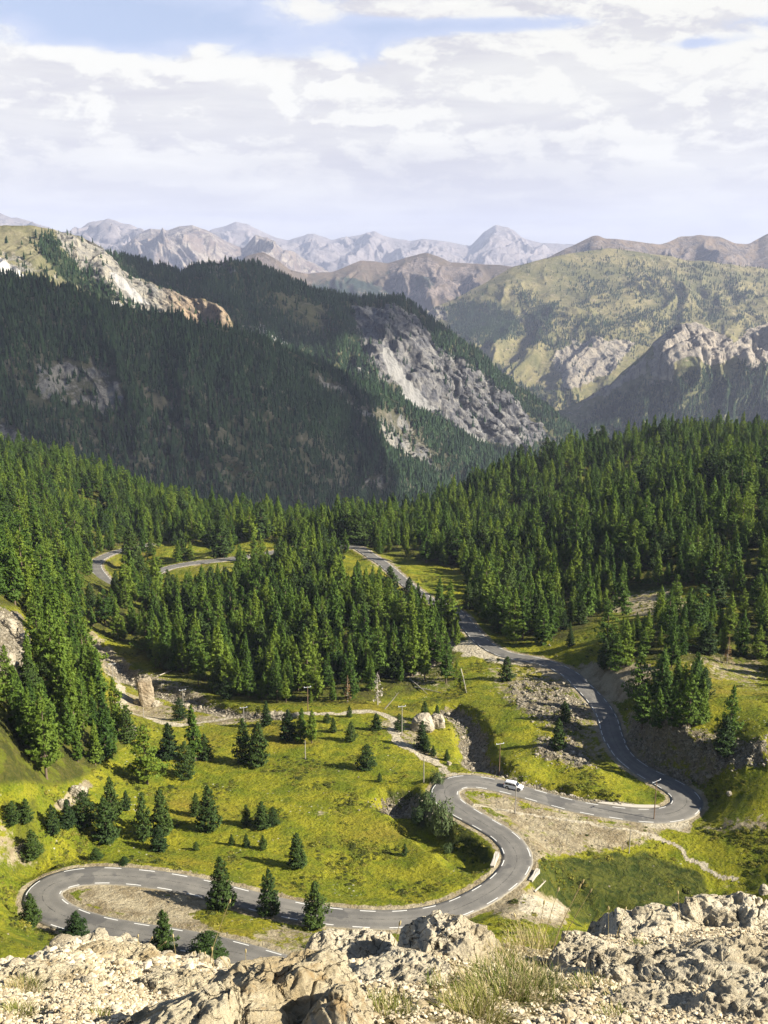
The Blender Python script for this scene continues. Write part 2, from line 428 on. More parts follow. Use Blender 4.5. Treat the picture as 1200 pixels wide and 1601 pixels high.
# stream gullies: photo line, depth, half width
GUL = [([(125,985),(150,1010),(185,1040),(225,1075),(270,1085),(330,1103),(380,1113),(440,1118)], 2.6, 5),
       ([(700,1108),(728,1125),(740,1150),(745,1180),(775,1205),(810,1217),(850,1233),(900,1247),(950,1262),(975,1266)], 3.2, 5.0),
       ([(620,1250),(665,1285),(700,1310),(735,1330),(772,1348)], 4.0, 6.0),
       ([(832,1375),(870,1395),(905,1415),(935,1432)], 2.6, 8),
       ([(1190,1385),(1120,1398),(1060,1415),(1000,1432),(950,1438)], 1.6, 7),
       ([(700,985),(690,1010),(640,1050)], 1.5, 5)]
gul_m = np.zeros_like(H)
def warp_uv_dist(line, zline=None):
    """world distance of the grid to a line drawn on the ground"""
    L = np.array(line, float); G = []
    for (a, b) in L:
        k = np.argmin((PX - a) ** 2 + (PY - b) ** 2 + 1e6 * (Y > 520) + 1e6 * (Y < 110)); G.append((X.flat[k], Y.flat[k]))
    G = np.array(G); G = catmull(G, 2.0)
    return line_d(X + fbm(X / 8, Y / 8, 3, 55) * 3, Y + fbm(X / 8, Y / 8, 3, 56) * 3, G), G
for gl, dep, hw in GUL:
    d, _g = warp_uv_dist(gl)
    k = 1 - sstep(d, hw * 0.25, hw * 1.25)
    H -= dep * k; gul_m = np.maximum(gul_m, k)
# bench the road into the slope
RD = np.full(H.shape, 1e9); RZ = np.zeros_like(H); RW = np.full(H.shape, 3.0)
for C, HWs in ((ROAD1, HW1), (ROAD2, HW2)):
    for i in range(0, len(C) - 1, 3):
        A = C[i]; B = C[min(i + 3, len(C) - 1)]
        R = 16.0
        ua, ub = sorted((A[0] / A[1], B[0] / B[1])); va, vb = sorted((math.log(A[1]), math.log(B[1])))
        i0 = int((ua - R / A[1] - U0) / (U1 - U0) * (NU - 1)); i1 = int((ub + R / A[1] - U0) / (U1 - U0) * (NU - 1)) + 2
        j0 = int((va - R / A[1] - V0) / (V1 - V0) * (NV - 1)); j1 = int((vb + R / A[1] - V0) / (V1 - V0) * (NV - 1)) + 2
        i0 = max(i0, 0); j0 = max(j0, 0); i1 = min(i1, NU); j1 = min(j1, NV)
        if i1 <= i0 or j1 <= j0: continue
        sx = X[j0:j1, i0:i1] - A[0]; sy = Y[j0:j1, i0:i1] - A[1]; ex, ey = B[0] - A[0], B[1] - A[1]
        t = np.clip((sx * ex + sy * ey) / (ex * ex + ey * ey + 1e-9), 0, 1)
        d = np.hypot(sx - ex * t, sy - ey * t); m = d < RD[j0:j1, i0:i1]
        RD[j0:j1, i0:i1][m] = d[m]; RZ[j0:j1, i0:i1][m] = (A[2] + (B[2] - A[2]) * t)[m]; RW[j0:j1, i0:i1][m] = HWs[i]
inner = 1 - sstep(RD - RW, 0.6, 6.0)
H = H * (1 - inner) + RZ * inner
flat = 1 - sstep(RD - RW, 0.3, 1.1)
H = H - 0.10 * flat
def ground(x, y):
    x = np.asarray(x, float); y = np.asarray(y, float)
    return bilin(H, x / y, np.log(y))
def ground_pix(px, py):
    """where the photo ray meets the valley ground"""
    px = np.atleast_1d(np.asarray(px, float)); py = np.atleast_1d(np.asarray(py, float))
    rx, ry, rz = ray(px, py); ts = np.exp(np.linspace(math.log(70), math.log(1450), 1400))
    out = np.zeros((len(px), 3))
    for i in range(len(px)):
        x, y, z = rx[i] / ry[i] * ts, ts, rz[i] / ry[i] * ts
        g = ground(x, y); below = z < g
        k = np.argmax(below) if below.any() else len(ts) - 1
        k = max(k, 1); a0, a1 = z[k - 1] - g[k - 1], z[k] - g[k]
        f = a0 / (a0 - a1 + 1e-9); t = ts[k - 1] + (ts[k] - ts[k - 1]) * np.clip(f, 0, 1)
        out[i] = (rx[i] / ry[i] * t, t, 0); out[i, 2] = ground(out[i, 0], out[i, 1])
    return out
PX, PY, _ = proj(np.stack([X, Y, H], -1))

# ------------------------------------------------------------------ what covers the ground (soil, rubble, wood floor): real patches of colour
wx = PX + fbm(X / 6, Y / 6, 4, 31) * 14; wy = PY + fbm(X / 6, Y / 6, 4, 32) * 9
def pm(poly, f=6): return pmask(wx, wy, poly, f)
def ln(line, w):
    d, _g = warp_uv_dist(line); return 1 - sstep(d, w * 0.5, w * 1.2)
dirt = np.zeros_like(H); rubble = np.zeros_like(H); pale = np.zeros_like(H)
for poly, k, f in (
    ([(728,1238),(745,1238),(810,1250),(880,1268),(960,1285),(1050,1292),(1010,1315),(960,1330),(880,1335),(830,1345),(815,1310),(790,1285),(750,1262)], 0.74, 16),
    ([(130,1392),(180,1385),(240,1395),(300,1402),(340,1415),(300,1432),(330,1452),(260,1440),(180,1428),(120,1412)], 1, 8),
    ([(700,1005),(745,1005),(790,1026),(860,1040),(890,1062),(870,1064),(820,1040),(760,1032),(725,1022)], 1.0, 7),
    ([(905,1040),(960,1030),(1030,1045),(1000,1085),(960,1100),(925,1085),(910,1062)], 0.95, 8),
    ([(985,1110),(1060,1128),(1040,1180),(1000,1178),(978,1150)], 0.7, 10),
    ([(1040,1128),(1120,1140),(1170,1165),(1190,1200),(1100,1205),(1050,1190)], 0.45, 12),
    ([(760,1035),(850,1050),(925,1110),(935,1160),(960,1185),(930,1190),(870,1150),(820,1120),(770,1080)], 0.45, 12),
    ([(840,1145),(880,1160),(920,1190),(900,1205),(850,1180)], 0.6, 8),
    ([(400,1455),(450,1440),(520,1470),(600,1480),(560,1500),(400,1490)], 0.5, 8),
    ([(770,1400),(830,1385),(890,1420),(880,1450),(800,1440),(750,1425)], 0.8, 8),
    ([(590,1125),(620,1115),(650,1130),(690,1190),(680,1200),(640,1170),(605,1150)], 0.55, 8),
    ([(690,1100),(720,1110),(745,1150),(752,1195),(735,1200),(728,1160),(700,1125)], 0.7, 6),
    ([(180,1080),(250,1095),(300,1120),(420,1112),(440,1125),(330,1135),(240,1130),(190,1110)], 0.65, 8),
    ([(125,985),(150,990),(215,1050),(300,1075),(340,1100),(250,1090),(190,1070),(140,1030)], 0.7, 7),
    ([(-60,950),(30,960),(48,1010),(40,1060),(-60,1080)], 0.9, 8),
    ([(90,1250),(130,1215),(145,1230),(110,1265),(80,1275)], 0.75, 6),
    ([(0,1280),(30,1300),(60,1350),(20,1360),(-40,1350)], 0.45, 10),
    ([(960,930),(1040,920),(1090,945),(1080,960),(1000,965),(950,955)], 0.65, 8),
    ([(1100,1020),(1190,1030),(1190,1080),(1110,1060),(1060,1030)], 0.45, 12),
    ([(650,1010),(700,1020),(720,1060),(700,1085),(640,1070)], 0.35, 12),
    ([(560,868),(600,872),(625,890),(600,890)], 0.9, 5),
    ([(300,862),(440,850),(450,880),(360,895),(250,900)], 0.25, 10),
    ([(1080,1290),(1200,1275),(1200,1300),(1120,1302)], 0.5, 6),
    ([(1090,1385),(1130,1375),(1200,1380),(1200,1400),(1140,1395)], 0.25, 6),
    ([(500,1260),(560,1262),(530,1280),(490,1275)], 0.3, 8)):
    dirt = np.maximum(dirt, k * pm(poly, f))
TRACKS = [([(180,1100),(215,1118),(260,1130),(330,1128),(400,1122),(450,1120),(500,1117),(560,1113),(598,1118),(620,1135),(612,1150),(630,1165),(660,1180),(690,1203),(705,1214)], 1.7),
          ([(745,1262),(800,1272),(900,1283),(960,1292),(1010,1305),(1060,1330),(1100,1350),(1145,1380)], 0.7),
          ([(140,1040),(170,1055),(190,1085),(185,1105),(215,1118)], 1.0)]
for tl, w in TRACKS: dirt = np.maximum(dirt, ln(tl, w)); pale = np.maximum(pale, ln(tl, w * 1.0))
sh = (1 - sstep(RD - RW, 0.5, 1.9 + 0 * RD)) * 0.9
dirt = np.maximum(dirt, sh); pale = np.maximum(pale, sh * 0.25)
pale = np.maximum(pale, pm([(1000,1278),(1060,1284),(1085,1268),(1060,1300),(1010,1296)], 4)); dirt = np.maximum(dirt, pm([(960,1276),(1060,1284),(1090,1262),(1070,1300),(1010,1296)], 4))
pale = np.maximum(pale, pm([(690,1000),(735,1000),(765,1022),(820,1036),(780,1040),(720,1024)], 5)); pale = np.maximum(pale, pm([(820,1395),(880,1420),(870,1440),(810,1420)], 5))
rubble = np.maximum(gul_m * 0.8 * (PY < 1280), bank * 0.62)
rubble = np.maximum(rubble, 0.75 * pm([(-60,945),(30,955),(52,1010),(45,1065),(-60,1085)], 8))
rubble = np.maximum(rubble, 0.6 * pm([(1040,1135),(1130,1150),(1190,1165),(1190,1195),(1100,1195),(1030,1180)], 10))
rubble = np.maximum(rubble, 0.5 * pm([(130,1000),(200,1040),(300,1075),(340,1098),(250,1095),(170,1060)], 8))
dirt = np.maximum(dirt, gul_m * 0.5 * (PY < 1275))
# where trees stand
FOREST = [[(-900,300),(40,640),(200,740),(330,760),(900,700),(1000,600),(2200,500),(2200,900),(1240,930),(1180,965),(1110,915),(1040,918),(985,935),(930,975),(880,1000),(800,1000),(765,985),(735,955),(722,935),(712,975),(730,1005),(712,1035),(685,1062),(640,1085),(560,1098),(430,1100),(340,1088),(285,1068),(240,1040),(205,1010),(150,985),(125,975),(100,900),(-900,800)],
          [(-900,700),(60,830),(120,900),(118,985),(142,1060),(172,1110),(200,1160),(175,1185),(130,1215),(85,1228),(40,1222),(-60,1232),(-900,1260)],
          [(1000,990),(1040,960),(1110,950),(1240,970),(2200,950),(2200,1100),(1240,1085),(1180,1045),(1110,1035),(1050,1035),(1010,1030),(950,1040),(945,1010)],
          [(990,1080),(1050,1040),(1105,1070),(1110,1130),(1050,1140),(995,1138)]]
CLEAR = [[(530,868),(548,862),(565,868),(600,868),(660,880),(722,890),(735,935),(722,970),(680,962),(640,950),(620,925),(580,905),(560,905),(548,940),(530,930)],
         [(-60,945),(30,950),(56,985),(50,1045),(30,1068),(-60,1070)], [(1105,1050),(1150,1045),(1300,1090),(1300,1120),(1115,1120)]]
heath_shade = np.maximum(pm([(840,1345),(1000,1335),(1090,1360),(1110,1400),(1040,1440),(900,1445),(845,1400),(825,1370)], 16), 0.7 * pm([(600,1230),(690,1240),(760,1320),(775,1350),(720,1340),(640,1290)], 12))  # heath cover, its dark colour also standing in for shade on the slope
heath_shade = np.maximum(heath_shade, 0.5 * pm([(0,1250),(60,1240),(100,1300),(60,1370),(0,1380)], 20))
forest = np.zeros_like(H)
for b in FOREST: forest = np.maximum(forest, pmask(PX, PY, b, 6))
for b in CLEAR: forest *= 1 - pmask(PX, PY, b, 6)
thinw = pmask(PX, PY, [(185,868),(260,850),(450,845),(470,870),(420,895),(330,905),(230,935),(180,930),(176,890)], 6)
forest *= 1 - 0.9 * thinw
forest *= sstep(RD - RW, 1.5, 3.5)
TV = np.stack([X, Y, H], -1).reshape(-1, 3)

# ------------------------------------------------------------------ ground material
def ground_build(t):
    P = t.pos(); dirt = t.attr('dirt'); rub = t.attr('rubble'); wood = t.attr('wood'); pale = t.attr('pale')
    n1 = t.noise(P, 0.030, 7, 0.6); n2 = t.noise(P, 0.16, 6, 0.6, 0.4); n3 = t.noise(P, 1.3, 5, 0.65); n4 = t.noise(P, 0.5, 6, 0.65, 0.6)
    g = t.mix(t.mr(n2, 0.36, 0.64), (0.108, 0.134, 0.008), (0.225, 0.212, 0.014))
    g = t.mix(t.mr(n1, 0.52, 0.70, 0, 0.75), g, (0.225, 0.165, 0.022))            # dry golden sward
    g = t.mix(t.mr(n1, 0.46, 0.34, 0, 0.6), g, (0.055, 0.085, 0.008))            # damp greener hollows
    g = t.mix(t.mr(n4, 0.54, 0.66, 0, 0.65), g, (0.070, 0.090, 0.010))           # heath clumps
    tuft = t.vor(P, 1.1, 'F1', 1.0)
    g = t.mix(t.mr(tuft, 0.34, 0.10, 0, 0.6), g, (0.045, 0.055, 0.007))
    fine = t.noise(P, 2.6, 6, 0.75, 0.3); g = t.mix(t.mr(fine, 0.48, 0.38, 0, 0.5), g, (0.050, 0.065, 0.007)); g = t.mix(t.mr(fine, 0.54, 0.66, 0, 0.4), g, (0.27, 0.245, 0.035))
    g = t.mix(t.mr(n3, 0.56, 0.72, 0, 0.5), g, (0.24, 0.22, 0.05))
    # scattered stones
    st = t.vor(P, 0.75, 'F1', 1.0); sm = t.m('MULTIPLY', t.mr(st, 0.20, 0.13), t.mr(t.noise(P, 0.07, 4, 0.6), 0.56, 0.64))
    g = t.mix(sm, g, (0.42, 0.39, 0.31))
    hz = t.mix(t.mr(n4, .35, .65), (0.028, 0.042, 0.008), (0.085, 0.090, 0.016)); g = t.mix(t.m('MULTIPLY', t.mr(t.m('ADD', t.attr('heath_shade'), t.m('MULTIPLY', t.m('SUBTRACT', n2, .5), 1.2)), .35, .65), t.mr(t.attr('heath_shade'), .02, .15)), g, hz)
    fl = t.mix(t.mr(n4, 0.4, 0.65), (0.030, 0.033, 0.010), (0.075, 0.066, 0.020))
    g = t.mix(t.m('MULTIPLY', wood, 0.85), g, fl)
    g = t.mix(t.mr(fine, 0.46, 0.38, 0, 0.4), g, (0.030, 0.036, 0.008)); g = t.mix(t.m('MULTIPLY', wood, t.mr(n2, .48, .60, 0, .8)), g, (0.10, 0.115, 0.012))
    # soil and scree
    s1 = t.noise(P, 0.22, 8, 0.68, 0.3); s2 = t.vor(P, 2.2, 'F1', 1.0)
    dcol = t.mix(t.mr(s1, 0.38, 0.62), (0.20, 0.158, 0.092), (0.325, 0.275, 0.178))
    dcol = t.mix(t.mr(s2, 0.28, 0.12, 0, 0.7), dcol, (0.46, 0.41, 0.31))
    dm = t.m('ADD', dirt, t.m('MULTIPLY', t.m('SUBTRACT', t.noise(P, 0.45, 8, 0.7, 0.5), 0.5), 2.2))
    dm = t.m('MULTIPLY', t.mr(dm, 0.32, 0.62), t.mr(dirt, 0.02, 0.12))
    g = t.mix(dm, g, dcol)
    g = t.mix(t.m('MULTIPLY', t.mr(pale, 0.25, 0.8), t.mr(t.noise(P, 0.9, 5, 0.7), 0.30, 0.55)), g, (0.42, 0.37, 0.27))
    # broken rock
    Pw = t.vm('ADD', P, t.vm('MULTIPLY', t.noise(P, 0.9, 4, 0.6, 0, True), (0.9, 0.9, 0.9)))
    v1 = t.vor(Pw, 1.5, 'DISTANCE_TO_EDGE', 1.0); v2 = t.vor(Pw, 1.5, 'F1', 1.0, 'Color')
    rc = t.mix(t.mr(t.sep(v2)[0], 0.1, 0.9), (0.12, 0.10, 0.065), (0.38, 0.34, 0.26))
    rc = t.mix(t.mr(v1, 0.08, 0.01, 0, .8), rc, (0.07, 0.06, 0.04)); rc = t.mix(t.mr(t.noise(P, .5, 8, .7), .42, .6), rc, t.mix(t.noise(P, 2.5, 6, .7), (.13, .10, .05), (.34, .29, .2)))
    rm = t.m('ADD', rub, t.m('MULTIPLY', t.m('SUBTRACT', t.noise(P, 0.35, 7, 0.7, 0.5), 0.5), 1.7))
    rm = t.m('MULTIPLY', t.mr(rm, 0.44, 0.56), t.mr(rub, 0.02, 0.1))
    g = t.mix(rm, g, rc)
    h = t.m('ADD', t.m('MULTIPLY', t.noise(P, 0.8, 8, 0.7), 0.75), t.m('MULTIPLY', n4, 0.9))
    h = t.m('ADD', h, t.m('MULTIPLY', rm, t.m('MULTIPLY', t.mr(v1, 0.0, 0.25), 0.55)))
    h = t.m('ADD', h, t.m('MULTIPLY', tuft, -0.16))
    return g, t.bump(h, 0.9, 1.3)
M_ground = material('meadow_soil_and_rubble', ground_build, 0.95, 0.1)
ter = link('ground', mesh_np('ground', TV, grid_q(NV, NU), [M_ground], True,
          {'dirt': dirt.ravel(), 'rubble': rubble.ravel(), 'wood': forest.ravel(), 'pale': pale.ravel(), 'heath_shade': heath_shade.ravel()}), kind='structure')

# ------------------------------------------------------------------ road
def asphalt_build(t):
    P = t.pos(); a = t.attr('across')
    n = t.noise(P, 0.25, 6, 0.6); f = t.noise(P, 9.0, 5, 0.7); l = t.noise(P, 1.1, 6, 0.7, 0.6)
    c = t.mix(t.mr(n, 0.35, 0.65), (0.088, 0.083, 0.073), (0.138, 0.129, 0.111))
    c = t.mix(t.mr(f, 0.35, 0.7, 0, 0.5), c, (0.22, 0.205, 0.18))
    # worn tyre lines and a sealed seam
    w = t.m('ABSOLUTE', t.m('SUBTRACT', t.m('ABSOLUTE', a), 0.5))
    c = t.mix(t.m('MULTIPLY', t.mr(w, 0.26, 0.08), 0.30), c, (0.078, 0.075, 0.069))
    seam = t.m('ABSOLUTE', t.m('ADD', a, t.m('MULTIPLY', t.m('SUBTRACT', t.noise(P, 0.05, 3, 0.5), 0.5), 0.5)))
    c = t.mix(t.m('MULTIPLY', t.mr(seam, 0.035, 0.015), t.mr(l, 0.42, 0.6, 0, 0.8)), c, (0.018, 0.018, 0.018))
    pt = t.m('MULTIPLY', t.mr(t.noise(P, 0.12, 3, 0.5), 0.62, 0.64), 0.5)
    c = t.mix(pt, c, (0.055, 0.054, 0.053))
    # dusty edges
    e = t.m('ADD', t.m('ABSOLUTE', a), t.m('MULTIPLY', t.m('SUBTRACT', l, 0.5), 0.35))
    c = t.mix(t.mr(e, 0.86, 1.02, 0, 0.8), c, (0.24, 0.215, 0.165))
    return c, t.bump(f, 0.25, 0.02)
M_asph = material('asphalt', asphalt_build, 0.85, 0.25)
M_paint = material('road_paint', lambda t: t.mix(t.mr(t.noise(t.pos(), 6, 5, 0.7), 0.55, 0.72, 0, 0.7), (0.56, 0.55, 0.51), (0.16, 0.155, 0.14)), 0.7, 0.3)
def frames(C):
    T = np.gradient(C, axis=0); T[:, 2] = 0; T /= np.linalg.norm(T, axis=1)[:, None] + 1e-9
    return T, np.stack([T[:, 1], -T[:, 0], np.zeros(len(T))], -1)       # right-hand side
def build_road(name, C, HWs):
    T, N = frames(C)
    offs = np.array([-1.0, -1.0, -0.75, -0.5, -0.25, 0, 0.25, 0.5, 0.75, 1.0, 1.0])
    down = np.array([-.45, 0, 0.02, 0.035, 0.045, 0.05, 0.045, 0.035, 0.02, 0, -.45])
    V = C[:, None, :] + N[:, None, :] * (offs[None, :] * HWs[:, None])[..., None]
    V[..., 2] += down[None]
    edge_j = fbm(np.arange(len(C)) / 3.0, np.zeros(len(C)), 3, 77) * 0.18
    for s, cs in ((-1, (0, 1)), (1, (9, 10))):
        for c in cs: V[:, c] += N * (s * edge_j)[:, None]
    acr = np.tile(offs, (len(C), 1))
    return link(name, mesh_np(name, V.reshape(-1, 3), grid_q(len(C), len(offs)), [M_asph], True, {'across': acr.ravel()}), kind='structure')
def build_marks(name, C, HWs, spans):
    """edge dashes 3 m on, 3.5 m off, following the bends"""
    T, N = frames(C); s = np.concatenate([[0], np.cumsum(np.linalg.norm(np.diff(C, axis=0), axis=1))])
    V = []; Q = []
    for side, lo, hi, on, off in spans:
        a = lo
        while a < min(hi, s[-1] - on):
            tt = np.linspace(a, a + on, 7)
            ci = np.stack([np.interp(tt, s, C[:, k]) for k in range(3)], -1); ni = np.stack([np.interp(tt, s, N[:, k]) for k in range(3)], -1)
            w = np.interp(tt, s, HWs) - 0.50
            for k in range(7):
                for q in (-0.095, 0.095):
                    p = ci[k] + ni[k] * (side * w[k] + q); V.append((p[0], p[1], ci[k][2] + 0.05 * (1 - 0.8 * w[k] / 3) + 0.016))
            b = len(V) - 14
            for k in range(6): Q.append((b + 2 * k, b + 2 * k + 1, b + 2 * k + 3, b + 2 * k + 2))
            a += on + off
    return link(name, mesh_np(name, V, Q, [M_paint], False), kind='structure')
build_road('road', ROAD1, HW1); build_road('road', ROAD2, HW2)
def s_at(C, px, py):
    s = np.concatenate([[0], np.cumsum(np.linalg.norm(np.diff(C, axis=0), axis=1))]); a, b, _ = proj(C)
    return s[np.argmin((a - px) ** 2 + (b - py) ** 2)]
sL = s_at(ROAD1, 950, 1124); sM = s_at(ROAD1, 985, 1190)
build_marks('road_markings', ROAD1, HW1, [(-1, 2, sL, 3, 3.3), (1, 2, sL, 3, 3.3), (1, sL, sM, 3, 1.3), (-1, sL, sM, 3, 1.6), (1, sM, 9999, 3, 3.3), (-1, sM + 1, 9999, 3, 3.3)])
build_marks('road_markings', ROAD2, HW2, [(-1, 2, 9999, 3, 1.4), (1, 2, 9999, 3, 1.4)])

# ------------------------------------------------------------------ mountains: lofted through ridge and foot lines
def interp_line(pts, x, col): 
    p = np.array(pts, float); return np.interp(x, p[:, 0], p[:, col])
def loft(x0, x1, ncol, rows, nrow, back=(600, 500), nback=24):
    """rows: list of [(px, py, dist) ...] from foot to ridge. Returns V (rows x cols x 3)"""
    px = np.linspace(x0, x1, ncol); L = []
    for r in rows:
        py = interp_line(r, px, 1); d = interp_line(r, px, 2)
        if len(r) > 3:
            kk = np.ones(5) / 5; py_s = np.convolve(np.pad(py, 2, 'edge'), kk, 'valid'); py = py_s
        L.append(p_d(px, py, d))
    L = np.array(L); n = len(rows)
    t = np.linspace(0, n - 1, nrow); i = np.minimum(t.astype(int), n - 2); f = (t - i)[:, None, None]
    V = L[i] * (1 - f) + L[i + 1] * f
    top = V[-1]; hd = top.copy(); hd[:, 2] = 0; hd /= np.linalg.norm(hd, axis=1)[:, None]
    bk = np.linspace(0, 1, nback + 1)[1:, None, None]
    B = top[None] + hd[None] * (bk * back[0]); B[..., 2] -= (bk[..., 0] ** 0.8) * back[1]
    return np.concatenate([V, B]), np.concatenate([np.linspace(0, 1, nrow), np.full(nback, 1.05)])
def _params(V):
    """metres along the slope's strike and down its fall line"""
    xi = np.concatenate([[0], np.cumsum(np.linalg.norm(np.diff(V[V.shape[0] // 2, :, :2], axis=0), axis=1))])[None] * np.ones((V.shape[0], 1))
    dl = np.linalg.norm(np.diff(V, axis=0), axis=2).mean(1); eta = np.concatenate([[0], np.cumsum(dl)])[:, None] * np.ones((1, V.shape[1]))
    return xi, eta
def _normals(V):
    N = np.cross(np.gradient(V, axis=1), np.gradient(V, axis=0)); N /= np.linalg.norm(N, axis=-1)[..., None] + 1e-9
    return N * np.sign(N[..., 2:3] + 1e-9)
def relief(V, vv, amp, scale, seed, gully=1.0, oct=6, keep=0.25, skew=0.0, fine=0.30):
    """drainage: ridged noise drawn out down the fall line, branching into finer ribs; the crest line moves less"""
    xi, eta = _params(V); N = _normals(V)
    wr = fbm(xi / (scale * 1.6), eta / (scale * 2.2), 4, seed + 40) * 0.75
    u = xi / scale + wr + eta * skew / scale
    g = rmf(u, eta / (scale * 2.6) + wr * .3, 6, seed) * 1.25
    g2 = rmf(u * 3.1 + wr, eta / (scale * 1.0), 5, seed + 9)
    k = (keep + (1 - keep) * sstep(1 - np.clip(vv, 0, 1), 0, 0.22))[:, None]
    d = amp * (gully * (g - 0.1) + fine * g2) * k
    return V + N * d[..., None], g
def craggy(V, mask, amp, sc, seed, skew=0.35):
    """buttresses and runnels on the cliffs"""
    xi, eta = _params(V); N = _normals(V); w = fbm(xi / (sc * 2), eta / (sc * 3), 4, seed + 30) * .8
    u = xi / sc + w + eta * skew / sc
    d = 1.3 * rmf(u, eta / (sc * 4), 6, seed, .8) + .5 * rmf(u * 2.3, eta / (sc * 1.4), 5, seed + 12, .7)
    return V + N * (d * amp * sstep(mask, .1, .6))[..., None]
def rock_tex(t, P, sc, warm, cool):
    a = t.noise(P, 0.012 * sc, 8, 0.7, 0.8); b = t.noise(t.vm('MULTIPLY', P, (1, 1, 0.22)), 0.03 * sc, 9, 0.75, 0.3)
    c = t.mix(t.mr(a, 0.36, 0.64), cool, warm)
    return t.mix(t.mr(b, 0.52, 0.40, 0, 0.85), c, (cool[0] * .35, cool[1] * .35, cool[2] * .38))
def mountain_mat(name, grassA, grassB, warm, cool, scree, tree, sc=1.0, bumpd=10.0, spot=0.0):
    def f(t):
        P = t.pos(); rk = t.attr('rock'); tr = t.attr('trees'); scr = t.attr('scree')
        g = t.mix(t.mr(t.noise(P, 0.004 * sc, 8, 0.65, 0.7), 0.38, 0.62), grassA, grassB)
        g = t.mix(t.mr(t.noise(P, 0.012 * sc, 8, 0.75, .4), 0.50, 0.60, 0, 0.5), g, (grassA[0] * .55, grassA[1] * .62, grassA[2] * .6)); g = t.mix(t.mr(t.noise(P, 0.03 * sc, 6, 0.7), 0.53, 0.70, 0, 0.6), g, (warm[0] * .8, warm[1] * .75, warm[2] * .7))
        r = rock_tex(t, P, sc, warm, cool)
        nz = t.noise(P, 0.011 * sc, 9, 0.72, 0.5)
        nd = t.m('MULTIPLY', t.m('SUBTRACT', nz, 0.5), 1.5)
        m = t.m('MULTIPLY', t.mr(t.m('ADD', rk, nd), 0.42, 0.58), t.mr(rk, 0.02, 0.1))
        c = t.mix(m, g, r)
        sp = t.m('MULTIPLY', t.mr(t.m('ADD', scr, t.m('MULTIPLY', nd, 0.7)), 0.42, 0.6), t.mr(scr, 0.02, 0.1))
        c = t.mix(sp, c, t.mix(t.mr(t.noise(P, 0.05 * sc, 5, 0.7), 0.3, 0.7), scree, tuple(q * .78 for q in scree)))
        if tree is not None:
            tn = t.noise(P, 0.011 * sc, 10, 0.80, 0.3)
            w = t.m('MULTIPLY', t.mr(t.m('ADD', tr, t.m('MULTIPLY', t.m('SUBTRACT', tn, 0.5), 2.2)), 0.44, 0.56), t.mr(tr, 0.01, 0.08))
            c = t.mix(w, c, tree)
        rg = t.m('ABSOLUTE', t.m('SUBTRACT', t.noise(t.vm('MULTIPLY', P, (1, 1, 0.3)), 0.022 * sc, 9, 0.7, 0.3), 0.5)); hb = t.m('ADD', t.m('MULTIPLY', t.noise(P, 0.03 * sc, 10, 0.75), 0.6), t.m('MULTIPLY', rg, t.m('MULTIPLY_ADD', m, -3.0, -0.5)))
        return c, t.bump(hb, 0.8, bumpd)
    return material(name, f, 0.95, 0.1)
def mount(name, V, mats, attrs):
    n, m = V.shape[:2]
    z = np.zeros(n * m)
    at = {k: z for k in ('rock', 'trees', 'scree')}; at.update({k: np.broadcast_to(v, (n, m)).ravel() for k, v in attrs.items()})
    return link(name, mesh_np(name, V.reshape(-1, 3), grid_q(n, m), mats, True, at), kind='structure')
def pmx(V, seed, w=10):
    a, b, _ = proj(V); return a + fbm(a / 40, b / 40, 4, seed) * w, b + fbm(a / 40, b / 40, 4, seed + 5) * w, a, b

# A: great wooded flank on the left
A_r = [(-500,330,1500),(-250,370,1650),(0,432,1800),(65,440,1830),(160,472,1880),(215,487,1910),(350,513,2030),(450,547,2150),(525,580,2270),(600,616,2400),(650,640,2480),(725,682,2600),(785,716,2700),(830,760,2780),(900,830,2850)]
A_m = [(-500,560,1230),(0,640,1560),(350,680,1790),(600,735,2180),(785,755,2600),(900,850,2750)]
A_f = [(-500,860,1010),(0,850,1300),(350,860,1600),(600,850,2000),(785,800,2500),(900,880,2700)]
VA, va = loft(-450, 860, 620, [A_f, A_m, A_r], 300)
VA, gA = relief(VA, va, 30, 260, 3, skew=.3)
wxA, wyA, axp, ayp = pmx(VA, 60, 16)
def big(xx, yy, polys, f=8):
    r = np.zeros(xx.shape)
    for p, k in polys: r = np.maximum(r, k * pmask(xx, yy, p, f))
    return r
rockA = big(wxA, wyA, [([(50,570),(110,560),(170,580),(205,620),(190,650),(130,640),(60,630)], .55), ([(0,655),(30,670),(55,700),(50,725),(20,700),(-30,690)], .7),
    ([(484,580),(500,582),(530,600),(545,622),(580,645),(640,690),(700,735),(690,745),(620,705),(560,655),(510,615),(480,590)], .62),
    ([(575,640),(630,640),(660,670),(690,720),(650,715),(600,680)], .5), ([(560,740),(600,750),(620,775),(570,770)], .55),
    ([(0,560),(250,600),(400,640),(520,690),(640,760),(500,790),(300,760),(60,700)], .32), ([(180,640),(230,640),(240,700),(200,690)], .3), ([(400,660),(470,670),(480,720),(420,720)], .33)], 12)
M_A = mountain_mat('wooded_flank_rock', (0.040, 0.042, 0.022), (0.080, 0.075, 0.050), (0.26, 0.24, 0.20), (0.13, 0.13, 0.13), (0.42, 0.39, 0.33), (0.018, 0.026, 0.012), 2.0, 6)
VA = craggy(VA, rockA, 5, 60, 301)
mount('mountain', VA, [M_A], {'rock': rockA})

